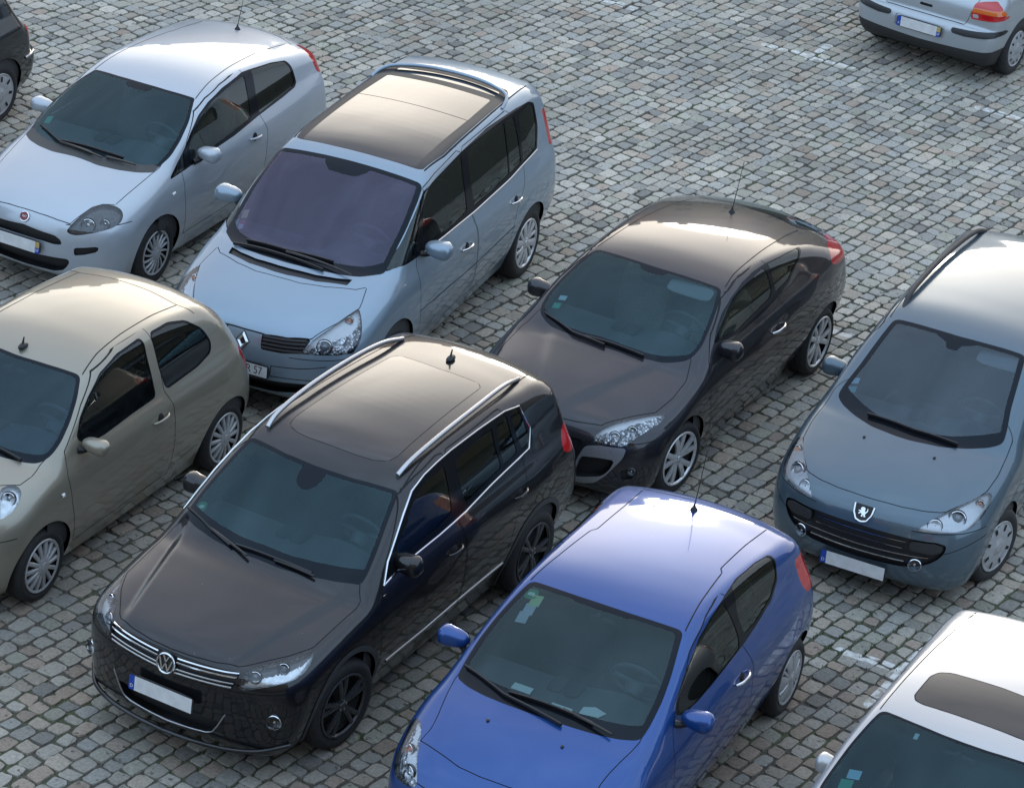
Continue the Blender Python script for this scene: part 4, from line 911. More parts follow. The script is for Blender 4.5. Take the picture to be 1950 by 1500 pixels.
FE = {'tig':{'ws':[[0.878,-0.2],[0.878,0.047],[0.896,0.278],[0.94,0.491],[0.964,0.596],[0.962,0.626],[0.89,0.651],[0.724,0.689],[0.567,0.726],[0.426,0.749],[0.364,0.75],[0.337,0.733],[0.269,0.6],[0.206,0.403],[0.167,0.189],[0.167,-0.2]],'dlo':[[0.456,1.061],[0.511,1.119],[0.639,1.231],[0.822,1.362],[0.984,1.478],[1.125,1.535],[1.34,1.565],[1.618,1.583],[2.013,1.59],[2.334,1.586],[2.491,1.578],[2.53,1.559],[2.555,1.467],[2.593,1.324],[2.586,1.271],[2.525,1.251],[2.396,1.235],[2.018,1.199],[1.559,1.136],[1.202,1.113],[0.936,1.107],[0.672,1.094],[0.508,1.06]],'p1':[[0.697,1.156],[0.719,1.241],[0.878,1.341],[1.034,1.446],[1.173,1.498],[1.467,1.525],[1.454,1.38],[1.429,1.204],[1.228,1.176]],'p2':[[1.61,1.506],[2.133,1.559],[2.108,1.422],[2.128,1.26],[1.614,1.2],[1.591,1.327]],'p3':[[2.191,1.562],[2.334,1.571],[2.338,1.441],[2.362,1.281],[2.159,1.258],[2.159,1.403]],'p4':[[2.392,1.567],[2.491,1.563],[2.52,1.48],[2.56,1.326],[2.547,1.293],[2.429,1.273],[2.392,1.41]],'hood':[[0.335,0.738],[0.262,0.804],[-0.006,0.792],[-0.286,0.783],[-0.455,0.701],[-0.7,0.529],[-0.734,0.5],[-0.791,0.355],[-0.827,0.168],[-0.846,-0.031],[-0.833,-0.231],[-0.767,-0.514]],'crease':[[0.335,0.738],[-0.135,0.611],[-0.623,0.513]],'grille':[[-0.029,0.865],[0.176,0.869],[0.358,0.865],[0.524,0.857],[0.524,0.824],[0.497,0.751],[0.331,0.743],[0.209,0.741],[0.082,0.739],[-0.052,0.745]],'ustrip':[[-0.515,0.508],[-0.475,0.4],[-0.433,0.337],[-0.31,0.311],[-0.063,0.316],[0.21,0.345],[0.323,0.346],[0.374,0.365],[0.411,0.427],[0.457,0.536]],'lamp':[[-0.123,0.069],[-0.036,0.172],[0.074,0.208],[0.242,0.249],[0.357,0.287],[0.421,0.314],[0.414,0.275],[0.396,0.219],[0.347,0.154],[0.265,0.1],[0.121,0.065],[-0.039,0.042],[-0.081,0.042]],'sunroof':[[1.151,-0.425],[1.099,-0.327],[1.074,0.034],[1.154,0.419],[1.229,0.443],[1.807,0.417],[2.448,0.381],[2.498,0.339],[2.456,0.012],[2.478,-0.331],[2.451,-0.39],[1.806,-0.423],[1.823,0.406]],'w1':[[0.395,-0.739],[0.266,-0.46],[0.187,-0.236]],'w1a':[[0.266,-0.46],[0.149,-0.067]],'w2':[[0.205,-0.199],[0.21,0.121],[0.229,0.42]],'w2a':[[0.201,0.128],[0.215,0.448]]},'esp':{'ws':[[0.862,-0.2],[0.862,0.133],[0.868,0.363],[0.88,0.59],[0.887,0.681],[0.745,0.709],[0.489,0.74],[0.289,0.743],[0.089,0.748],[0.054,0.731],[-0.088,0.598],[-0.154,0.449],[-0.201,0.245],[-0.219,0.026],[-0.219,-0.2]],'slot':[[-0.165,0.558],[-0.224,0.555],[-0.326,0.312],[-0.364,0.059],[-0.324,-0.307],[-0.193,-0.633],[-0.138,-0.652],[-0.253,-0.346],[-0.282,-0.055],[-0.264,0.279]],'q1':[[0.113,1.112],[0.281,1.215],[0.529,1.364],[0.783,1.497],[0.675,1.371],[0.466,1.174],[0.427,1.136]],'p1':[[0.852,1.516],[1.084,1.551],[1.611,1.583],[1.548,1.404],[1.494,1.143],[1.14,1.119],[0.786,1.141],[0.648,1.213],[0.743,1.389]],'p2':[[1.735,1.585],[2.148,1.609],[2.488,1.585],[2.42,1.347],[2.366,1.167],[1.995,1.141],[1.639,1.135],[1.658,1.367]],'p3':[[2.515,1.587],[2.687,1.575],[2.669,1.374],[2.636,1.185],[2.389,1.159],[2.433,1.343]],'p4':[[2.78,1.556],[3.015,1.578],[3.105,1.538],[3.067,1.374],[2.971,1.205],[2.682,1.17],[2.713,1.36]],'dlo':[[0.083,1.1],[0.289,1.222],[0.854,1.534],[1.09,1.559],[1.655,1.611],[2.175,1.642],[2.773,1.623],[3.031,1.599],[3.131,1.556],[3.097,1.364],[2.988,1.177],[2.673,1.15],[2.371,1.121],[1.618,1.088],[0.89,1.103],[0.484,1.104],[0.184,1.121]],'roof':[[0.999,-0.407],[0.982,-0.163],[0.985,0.186],[1.009,0.547],[1.032,0.605],[1.365,0.63],[2.048,0.614],[2.758,0.6],[2.869,0.513],[2.892,0.222],[2.931,-0.114],[2.988,-0.436]],'roofseam':[[2.069,-0.56],[2.081,0.0],[2.058,0.513],[2.634,0.535],[2.75,-0.151]],'hood':[[-0.05,0.663],[-0.147,0.696],[-0.301,0.737],[-0.361,0.745],[-0.591,0.668],[-0.822,0.548],[-0.892,0.365],[-0.926,0.186],[-0.932,0.037],[-0.929,-0.141],[-0.889,-0.34],[-0.821,-0.538]],'hoodrear':[[-0.144,0.7],[-0.222,0.635],[-0.332,0.41],[-0.39,0.205],[-0.397,-0.145],[-0.319,-0.425]],'lamp':[[-0.184,-0.025],[-0.143,0.034],[-0.088,0.086],[0.132,0.215],[0.338,0.333],[0.34,0.239],[0.328,0.121],[0.295,0.038],[0.234,-0.043],[0.1,-0.058],[-0.055,-0.045]],'grille':[[0.181,0.794],[0.365,0.802],[0.549,0.81],[0.529,0.757],[0.502,0.699],[0.34,0.684],[0.178,0.677],[0.154,0.688]],'low':[[0.079,0.402],[0.304,0.425],[0.601,0.435],[0.287,0.295]],'w1':[[-0.12,-0.559],[-0.165,-0.063],[-0.19,0.315]],'w2':[[-0.059,-0.467],[-0.093,-0.073],[-0.058,0.341]],'w2a':[[-0.108,-0.074],[-0.134,0.544]]},'meg':{'ws':[[1.006,-0.2],[1.006,0.008],[1.018,0.205],[1.039,0.397],[1.064,0.587],[0.902,0.647],[0.69,0.697],[0.505,0.724],[0.402,0.714],[0.323,0.679],[0.255,0.588],[0.194,0.482],[0.164,0.378],[0.147,0.206],[0.151,0.023],[0.151,-0.2]],'dlo':[[0.625,1.096],[0.714,1.159],[0.859,1.23],[1.044,1.29],[1.274,1.335],[1.489,1.35],[1.721,1.346],[2.099,1.314],[2.341,1.286],[2.124,1.209],[1.989,1.125],[1.791,1.081],[1.494,1.037],[1.092,1.014],[0.828,1.036]],'p1':[[0.683,1.096],[0.757,1.164],[0.914,1.232],[1.091,1.278],[1.307,1.311],[1.653,1.336],[1.664,1.285],[1.672,1.157],[1.63,1.108],[1.364,1.08],[0.994,1.048]],'p2':[[1.741,1.338],[2.085,1.311],[2.297,1.289],[2.107,1.214],[1.959,1.144],[1.729,1.111],[1.719,1.249]],'hood':[[0.064,0.773],[-0.157,0.747],[-0.279,0.742],[-0.434,0.627],[-0.599,0.51],[-0.674,0.469],[-0.715,0.366],[-0.743,0.277],[-0.759,0.182],[-0.772,0.094]],'hood2':[[0.346,0.707],[0.176,0.756],[-0.057,0.766],[-0.278,0.751]],'lamp':[[-0.147,0.022],[-0.12,0.07],[-0.059,0.119],[0.05,0.166],[0.198,0.204],[0.347,0.233],[0.48,0.244],[0.43,0.175],[0.327,0.111],[0.205,0.044],[0.117,-0.023],[0.08,-0.032],[-0.028,-0.011],[-0.134,0.012]],'sil':[[0.414,0.624],[0.509,0.637],[0.699,0.634],[0.685,0.55],[0.642,0.468],[0.584,0.377],[0.509,0.308],[0.406,0.278],[0.32,0.282],[0.304,0.309],[0.331,0.396],[0.375,0.533]],'sili':[[0.393,0.532],[0.526,0.539],[0.638,0.533],[0.612,0.444],[0.558,0.384],[0.455,0.352],[0.362,0.333],[0.347,0.368],[0.37,0.449]],'w1':[[0.315,-0.618],[0.16,-0.264],[0.129,0.036]],'w2':[[0.156,-0.161],[0.169,0.093],[0.174,0.372]]},'cli':{'ws':[[0.948,-0.2],[0.948,0.019],[0.951,0.187],[0.966,0.35],[0.994,0.566],[0.823,0.608],[0.641,0.65],[0.459,0.677],[0.288,0.682],[0.156,0.674],[0.082,0.552],[0.037,0.408],[0.012,0.254],[0.0,0.093],[0.0,-0.2]],'dlo':[[0.521,1.095],[0.553,1.168],[0.707,1.252],[0.891,1.322],[1.041,1.378],[1.263,1.417],[1.584,1.443],[1.78,1.447],[2.083,1.426],[2.28,1.401],[2.323,1.38],[2.288,1.303],[2.277,1.242],[2.143,1.15],[1.887,1.1],[1.637,1.067],[1.239,1.043],[0.859,1.032],[0.611,1.05]],'p1':[[0.57,1.127],[0.655,1.198],[0.832,1.287],[1.031,1.368],[1.238,1.399],[1.478,1.423],[1.524,1.318],[1.573,1.148],[1.56,1.07],[1.243,1.049],[0.787,1.036],[0.584,1.072]],'p2':[[1.66,1.441],[1.837,1.44],[2.102,1.421],[2.269,1.399],[2.293,1.378],[2.267,1.263],[2.132,1.172],[1.857,1.122],[1.66,1.123],[1.614,1.276]],'hood':[[0.153,0.676],[0.033,0.661],[-0.204,0.615],[-0.309,0.604]],'hoodl':[[-0.39,-0.628],[-0.465,-0.487],[-0.54,-0.279],[-0.557,-0.105],[-0.558,0.077],[-0.555,0.141]],'hoodls':[[0.15,-0.699],[-0.094,-0.693],[-0.266,-0.664],[-0.39,-0.628]],'lamp':[[0.458,0.364],[0.358,0.374],[0.297,0.346],[0.249,0.322],[0.117,0.243],[-0.002,0.169],[-0.05,0.115],[0.006,0.07],[0.093,0.046],[0.17,0.041],[0.241,0.07],[0.286,0.119],[0.312,0.166],[0.37,0.23],[0.479,0.312]],'w1':[[0.239,-0.645],[0.067,-0.265],[-0.017,0.185]],'w2':[[0.098,-0.252],[0.098,0.013],[0.094,0.357]],'w2a':[[0.106,0.138],[0.07,0.503]]},'pun':{'ws':[[0.935,-0.2],[0.935,0.059],[0.946,0.263],[0.988,0.541],[0.958,0.55],[0.738,0.645],[0.527,0.693],[0.348,0.71],[0.172,0.684],[0.112,0.683],[0.022,0.578],[-0.052,0.42],[-0.094,0.241],[-0.083,0.025],[-0.083,-0.2]],'dlo':[[0.198,0.925],[0.324,0.99],[0.526,1.101],[0.669,1.194],[0.858,1.29],[1.05,1.353],[1.3,1.401],[1.667,1.43],[1.789,1.422],[2.128,1.388],[2.344,1.35],[2.391,1.275],[2.406,1.135],[2.367,1.101],[2.135,1.069],[1.718,1.032],[1.296,0.984],[0.931,0.965],[0.443,0.937]],'q1':[[0.257,0.935],[0.502,1.082],[0.464,0.947]],'p1':[[0.601,1.094],[0.713,1.199],[0.911,1.293],[1.129,1.35],[1.409,1.389],[1.661,1.409],[1.629,1.238],[1.596,1.051],[1.319,1.02],[0.981,0.993],[0.569,0.965]],'p2':[[1.791,1.414],[2.117,1.383],[2.323,1.35],[2.362,1.284],[2.373,1.153],[2.341,1.117],[2.008,1.079],[1.74,1.043],[1.751,1.219]],'hood':[[-0.77,-0.32],[-0.797,-0.094],[-0.798,0.111],[-0.784,0.305],[-0.764,0.419],[-0.646,0.462],[-0.546,0.494],[-0.465,0.55],[-0.401,0.638],[-0.154,0.661]],'hood2':[[-0.39,0.633],[0.112,0.683]],'lamp':[[-0.205,0.054],[-0.158,0.114],[-0.061,0.201],[0.028,0.264],[0.122,0.292],[0.222,0.279],[0.278,0.241],[0.295,0.186],[0.27,0.119],[0.181,0.06],[0.053,0.027],[-0.071,0.012],[-0.137,0.013],[-0.185,0.032]],'grille':[[-0.096,0.667],[0.009,0.665],[0.16,0.651],[0.309,0.64],[0.36,0.611],[0.38,0.564],[0.314,0.56],[0.204,0.567],[0.068,0.574],[-0.087,0.576]],'low':[[-0.199,0.416],[-0.089,0.414],[0.165,0.43],[0.305,0.431],[0.428,0.443],[0.455,0.423],[0.433,0.365],[0.395,0.322],[0.3,0.293],[0.148,0.293],[-0.056,0.291],[-0.223,0.283]],'w1':[[0.211,-0.577],[0.031,-0.244],[0.01,0.103]],'w1a':[[0.031,-0.244],[-0.017,0.232]],'w2':[[0.053,-0.259],[0.071,0.199],[0.09,0.388]],'w2a':[[0.022,0.251],[0.066,0.532]]},'mic':{'ws':[[0.79,-0.2],[0.79,0.043],[0.807,0.245],[0.847,0.526],[0.686,0.611],[0.527,0.664],[0.374,0.691],[0.255,0.685],[0.16,0.639],[0.107,0.551],[0.055,0.379],[0.055,-0.2]],'p1':[[0.525,1.102],[0.614,1.209],[0.768,1.308],[0.973,1.406],[1.217,1.455],[1.533,1.463],[1.509,1.316],[1.499,1.046],[1.187,1.039],[0.816,1.022],[0.616,1.038]],'p2':[[1.653,1.456],[1.907,1.444],[2.09,1.4],[2.237,1.288],[2.298,1.172],[2.273,1.106],[2.078,1.067],[1.657,1.05],[1.631,1.217]],'lamp':[[0.309,0.472],[0.378,0.501],[0.436,0.492],[0.464,0.441],[0.447,0.37],[0.383,0.284],[0.297,0.234]],'hood':[[0.172,0.655],[0.051,0.677],[-0.077,0.656]],'w1':[[0.104,0.342],[0.105,0.531]]},'peu':{'ws':[[0.993,-0.2],[0.993,0.008],[1.006,0.22],[1.03,0.437],[1.041,0.555],[0.817,0.593],[0.542,0.636],[0.367,0.679],[0.264,0.693],[0.174,0.613],[0.07,0.468],[-0.027,0.286],[-0.072,0.065],[-0.072,-0.2]],'hood':[[0.346,0.806],[-0.032,0.772],[-0.237,0.757],[-0.626,0.56],[-0.692,0.427],[-0.737,0.254],[-0.756,0.051],[-0.747,-0.164],[-0.69,-0.4],[-0.631,-0.526]],'lamp':[[-0.199,0.047],[-0.139,0.092],[0.026,0.168],[0.225,0.241],[0.4,0.307],[0.461,0.318],[0.476,0.295],[0.438,0.224],[0.331,0.115],[0.225,0.038],[0.112,0.013],[-0.03,0.015],[-0.161,0.034]],'grille':[[-0.032,0.647],[0.126,0.642],[0.327,0.64],[0.406,0.63],[0.589,0.63],[0.649,0.613],[0.655,0.563],[0.623,0.498],[0.551,0.453],[0.462,0.421],[0.368,0.4],[0.251,0.385],[0.066,0.387],[-0.15,0.399]],'w1':[[0.092,-0.366],[0.041,0.032],[0.055,0.394]]},'gol':{'low':[[0.63,0.435],[0.12,0.381],[-0.391,0.399],[-0.758,0.416],[-0.829,0.383]],'lamp':[[-0.525,0.894],[-0.606,0.913],[-0.729,0.932],[-0.79,0.867],[-0.843,0.751],[-0.765,0.736],[-0.633,0.732],[-0.519,0.73],[-0.521,0.811]],'strip':[[-0.359,0.586],[-0.371,0.607],[-0.544,0.61],[-0.755,0.62],[-0.845,0.633],[-0.844,0.585],[-0.808,0.568],[-0.699,0.556],[-0.514,0.554],[-0.376,0.559]]}}
POSES = {'tig': [-1.74186, 18.61744, 1.07709], 'esp': [-1.86749, 23.71761, 1.19056], 'meg': [0.62036, 22.62835, 1.08599], 'peu': [3.08985, 21.62318, 1.14533], 'cli': [0.34863, 17.13791, 1.14262], 'pun': [-3.99194, 25.50931, 1.12601], 'mic': [-4.052, 20.10909, 1.11219], 'gol': [5.68844, 34.71401, 4.16792]}
CAM = {'pitch': 0.4848463318010818, 'roll': -0.0897092782394662, 'h': 12.463734138829087, 'f': 5992.311521767239}
ONLY = None
def closed_half(q): return q
def SPEC():
    C = {}
    st_cap14 = dict(kind='cap', n=14, sp=[(0, .135, .175, 0)], mat=M_CAP, dome=.016, bulge=.004, r0=.27)
    st_twin = dict(kind='alloy', n=5, sp=[(-.17, .20, .20, -.10), (.17, .20, .20, .10)], mat=M_ALLOY, dome=-.012, dz=1., bulge=.006, r0=.17)
    st_five = dict(kind='alloy', n=5, sp=[(-.13, .15, .16, -.04), (.13, .15, .16, .04)], mat=M_DKALLOY, dome=-.010, bulge=.006, r0=.17)
    st_petal = dict(kind='alloy', n=6, sp=[(-.12, .20, .34, 0), (.22, .14, .18, .25)], mat=M_ALLOY, dome=-.004, bulge=.006, r0=.2)
    st_thin = dict(kind='cap', n=16, sp=[(0, .085, .095, .22)], mat=M_CAP, dome=.012, bulge=.005, r0=.27)
    st_blade = dict(kind='cap', n=6, sp=[(0, .30, .55, .12), (.5, .10, .13, .1)], mat=M_CAP, dome=.014, bulge=.008, r0=.22)
    st_slot = dict(kind='cap', n=8, sp=[(0, .50, .60, 0), (.39, .5, .30, 0)], mat=M_CAP, dome=.010, bulge=.006, r0=.3, slots=[(.74, .075, .13)], ns=8)
    st_hole = dict(kind='cap', n=12, sp=[(0, .36, .55, 0)], mat=M_CAP, dome=.010, bulge=.006, r0=.3, slots=[(.76, .065, .085)], ns=10)
    # ------------------------------------------------ black crossover
    f = FE['tig']
    C['tig'] = dict(body=CARS['tig'], kindname='parked_car', label='black crossover with chrome roof rails, chrome window trim and round chrome grille emblem',
     paint=((.0075, .0075, .010), .3, .33), wheel=(.340, .246, .885), arch=.385, archz=.02, atrim=.045, tw=.235, style=st_five, steer=-.10,
     ws=f['ws'], cowl=.10, wsin=.032, sens=[(1.0, -.2), (1.0, .10), (.83, .10), (.74, .085), (.695, .03), (.69, -.2)],
     dlo=[f['dlo']], panes=[(f['p1'], .02, 0, 0, False), (f['p2'], .02, 1, 0, True), (f['p3'], .02, 1, 0, True), (f['p4'], .02, -1, 0, True)],
     rearwin=[(-.2, 1.52), (.50, 1.49), (.60, 1.20), (.58, 1.14), (-.2, 1.13)], dark_rear=True,
     bonnet=[(.55, -.2), (.5, .70)]+f['hood'][:9]+[(-.847, -.2)], fbump=(.735, -.40),
     doors=[[(.44, .36), (.40, .70), (.43, 1.00), (.50, 1.13), (.95, 1.51), (1.12, 1.56), (1.42, 1.60), (1.50, 1.60), (1.47, 1.15), (1.53, .9), (1.50, .36)],
            [(1.515, .36), (1.545, .9), (1.485, 1.15), (1.515, 1.60), (2.3, 1.615), (2.37, 1.5), (2.42, 1.25), (2.40, 1.0), (2.25, .85), (2.17, .60), (2.13, .36)]],
     patch=[('grille', 'front', [(-.2, .872), (.18, .868), (.36, .862), (.52, .86), (.53, .83), (.505, .76), (.33, .735), (.21, .735), (-.2, .732)], .012, None),
            ('intake', 'front', [(-.2, .47), (.42, .47), (.385, .385), (.33, .35), (.2, .335), (-.2, .32)], .02, None)],
     late=[('sunroof', 'top', [(1.07, -.2), (1.08, .2), (1.10, .33), (1.15, .42), (1.23, .443), (1.81, .42), (2.45, .39), (2.50, .34), (2.47, -.2)], .02, None),
           ('tail', 'wrap', [(3.0, 1.18), (3.06, 1.23), (3.6, 1.2), (3.6, 1.0), (3.06, 1.0), (2.98, 1.04), (2.97, 1.10)], .03, {'y>': .5})],
     pmats={'grille': (M_TRIM, .022, False, 'grille'), 'intake': (M_TRIM, .05, False, 'lower_intake'), 'sunroof': (M_ROOFGLASS, 0, False, 'sunroof'), 'tail': (M_RED, 0, True, 'tail_light')},
     lines=[('top', [(1.07, -.2), (1.08, .2), (1.10, .33), (1.15, .42), (1.23, .443), (1.81, .42), (2.45, .39), (2.50, .34), (2.47, -.2)], .005), ('top', [(.97, .64), (1.3, .60), (1.9, .575), (2.6, .545), (2.95, .51)], .005), ('top', [(2.93, .56), (2.97, .3), (2.98, -.2)], .004)],
     lamp=f['lamp'], lampstyle=dict(mat=M_REFL, mat2=M_DKREFL, depth=.05, upper=(.42, .86), bulbs=[(.62, .835, .042, 'proj'), (.735, .865, .036, 'proj')]),
     tubes=[('grille_bar', 'front', [(.08, .846), (.52, .853)], (.013, .008), M_CHROME, 2), ('grille_bar', 'front', [(.08, .818), (.515, .830)], (.013, .008), M_CHROME, 2),
            ('grille_bar', 'front', [(.075, .772), (.505, .788)], (.013, .008), M_CHROME, 2), ('grille_bar', 'front', [(.07, .745), (.495, .760)], (.013, .008), M_CHROME, 2),
            ('chrome_surround', 'front', [(.465, .54), (.41, .43), (.37, .365), (.32, .345), (.2, .332), (0, .315)], .006, M_SATIN, 2),
            ('window_chrome', 'side', fillet(f['dlo'], .06, 5).tolist()+[fillet(f['dlo'], .06, 5)[0].tolist()], .0085, M_CHROME, 2), ('sill_strip', 'side', [(.54, .42), (1.05, .415), (1.55, .44), (2.15, .455)], (.02, .008), M_CHROME, 2)],
     rails=[('front_lip', [(-.905, 0, .262), (-.885, .25, .262), (-.835, .50, .268), (-.75, .68, .28), (-.58, .83, .30)], .017, 'paint', True), ('roof_rail', [(1.06, .555, 1.580), (1.16, .565, 1.625), (1.5, .572, 1.672), (2.1, .562, 1.692), (2.55, .535, 1.675), (2.80, .510, 1.620)], .0185, M_SATIN, True)],
     mirror=((.715, .895, 1.145), (.085, .115, .088), (.62, .79, 1.08)), handles=[(1.28, .94, 1.46, .945, 0, 'paint'), (2.20, .99, 2.38, 1.0, 1, 'paint')],
     wipers=[f['w1'], f['w2']], wiperarms=[f['w1a'][::-1], f['w2a'][::-1]], aerial=(2.68, -.01, 0, 'fin'),
     plates=[((-.935, 0, .573), -1, .10, 'D')], badge=('vw', (0, .79), .150), fogs=[(.765, .525, .055, M_CHROME)],
     stickers=[((.42, -.66), .085, .085, [simple('green_disc', (.02, .22, .09), .5), simple('disc_label', (.55, .62, .58), .5)], 'round')],
     cabin=dict(cowl=.26, z=1.12, seat=.66, top=1.40, w=.72, rv=.83))
    # ------------------------------------------------ light blue people carrier
    f = FE['esp']
    C['esp'] = dict(body=CARS['esp'], label='light blue people carrier with a full-length glass roof and a purple-tinted windscreen',
     paint=((.25, .325, .40), .5, .34), wheel=(.335, .236, .90), arch=.39, tw=.225, style=st_petal, rot=.5,
     ws=f['ws'], cowl=.13, wsin=.045, sens=[(1.0, -.2), (1.0, .24), (.80, .21), (.72, .13), (.70, -.2)], wglass=((.46, .48, .60), (.78, .74, 1.0), 1.75),
     dlo=[f['dlo']], panes=[(f['q1'], .01, -1, 0, False), (f['p1'], .02, 0, 0, False), (f['p2'], .02, 1, 0, True), (f['p3'], .02, 1, 0, True), (f['p4'], .03, -1, 0, True)],
     rearwin=[(-.2, 1.58), (.56, 1.56), (.66, 1.20), (.64, 1.12), (-.2, 1.10)], dark_rear=True,
     bonnet=[(-.402, -.2)]+[(x, y) for x, y in f['hoodrear'][:4][::-1]]+f['hood'][2:9]+[(-.935, -.2)], fbump=(.655, -.42),
     doors=[[(.50, .34), (.46, .70), (.44, 1.02), (.50, 1.15), (.88, 1.56), (1.1, 1.60), (1.60, 1.645), (1.62, 1.62), (1.56, 1.10), (1.60, .9), (1.60, .34)],
            [(1.615, .34), (1.615, .9), (1.575, 1.10), (1.635, 1.64), (2.62, 1.66), (2.68, 1.14), (2.62, 1.0), (2.45, .84), (2.36, .58), (2.32, .34)]],
     patch=[('grille', 'front', [(.155, .80), (.37, .803), (.555, .815), (.53, .76), (.50, .70), (.34, .68), (.165, .68)], .02, None),
            ('intake', 'front', [(-.2, .40), (.30, .42), (.60, .44), (.57, .36), (.3, .305), (-.2, .295)], .02, None),
            ('slot', 'top', [(-.270, -.2), (-.270, .055), (-.250, .28), (-.20, .45), (-.145, .565), (-.224, .555), (-.316, .312), (-.350, .059), (-.352, -.2)], .004, None)],
     late=[('roofblack', 'top', [(.985, -.2), (.99, .2), (1.01, .55), (1.03, .605), (1.365, .635), (2.05, .620), (2.80, .605), (2.94, .53), (2.99, .22), (3.0, -.2)], .02, None),
           ('roofglass', 'top', [(1.0, -.2), (1.0, .2), (1.02, .535), (2.1, .530), (2.62, .51), (2.64, -.2)], .01, None),
           ('roofglass', 'top', [(2.745, -.2), (2.74, .3), (2.73, .505), (2.84, .50), (2.88, .2), (2.90, -.2)], .01, None),
           ('tail', 'wrap', [(3.25, 1.45), (3.8, 1.47), (3.8, 1.12), (3.27, 1.12)], .03, {'y>': .60})],
     pmats={'grille': (M_TRIM, .03, True, 'grille'), 'intake': (M_TRIM, .05, False, 'lower_intake'), 'slot': (M_TRIM, .018, False, 'bonnet_vent'), 'roofblack': (M_DARK, 0, False, 'roof_border'), 'roofglass': (M_ROOFGLASS, 0, False, 'glass_roof'), 'tail': (M_RED, 0, True, 'tail_light')},
     gapon=['roofglass'], lines=[('top', [(2.08, -.2), (2.08, .53)], .005), ('top', [(1.03, .62), (1.365, .645), (2.05, .632), (2.76, .615), (3.2, .60)], .007), ('front', [(.27, .555), (.51, .572), (.70, .60)], .0035), ('front', [(.27, .555), (.26, .46), (.60, .475)], .0035), ('side', [(.45, .635), (1.56, .625), (2.42, .665)], .005)],
     lamp=f['lamp'], lampr=.02, lampstyle=dict(mat=M_CRYS, mat2=M_WHITE, depth=.045, upper=(.50, 1.1), bulbs=[(.66, .755, .058, 'proj'), (.735, .90, .030, 'amber')], strip=None),
     tubes=[('window_chrome', 'side', [(.52, 1.10), (.89, 1.093), (1.62, 1.092), (2.37, 1.12), (2.67, 1.152), (2.99, 1.178)], (.016, .006), M_CHROME, 2)]
       +[('grille_bar', 'front', [(.17, z), (.36, z+.003), (.52, z+.012)], (.020, .010), M_DARK, 2) for z in (.70, .73, .76, .785)],
     rails=[('roof_bar', [(2.56, .645, 1.675), (2.66, .635, 1.700), (2.78, .585, 1.722), (2.87, .40, 1.742), (2.91, .2, 1.752), (2.92, 0, 1.755)], .017, 'paint', True)],
     mirror=((.60, 1.0, 1.175), (.10, .125, .085), (.58, .83, 1.10)), handles=[(1.27, .87, 1.48, .868, 0, M_CHROME), (2.31, .915, 2.51, .92, 1, M_CHROME)],
     wipers=[f['w1'], f['w2']], wiperarms=[f['w2a'][::-1]],
     plates=[((-1.0, 0, .50), -1, .06, 'old', .52, .11, 'R 57')], badge=('diamond', (0, .715), .155),
     stickers=[((.27, -.72), .05, .06, simple('paper_pale', (.50, .62, .60), .6), 0), ((.15, -.70), .06, .09, simple('sticker_green', (.05, .38, .25), .6), 0), ((.12, -.63), .05, .07, simple('paper_pale', (.5, .62, .6), .6), 0), ((.23, -.65), .06, .09, simple('sticker_yellow', (.55, .48, .22), .6), 0), ((.15, -.63), .05, .05, simple('sticker_red', (.5, .05, .10), .6), 0)],
     cabin=dict(cowl=-.10, z=1.13, seat=.62, top=1.36, w=.74, fx=1.35, rx=2.25, rv=.72))
    # ------------------------------------------------ dark coupe
    f = FE['meg']
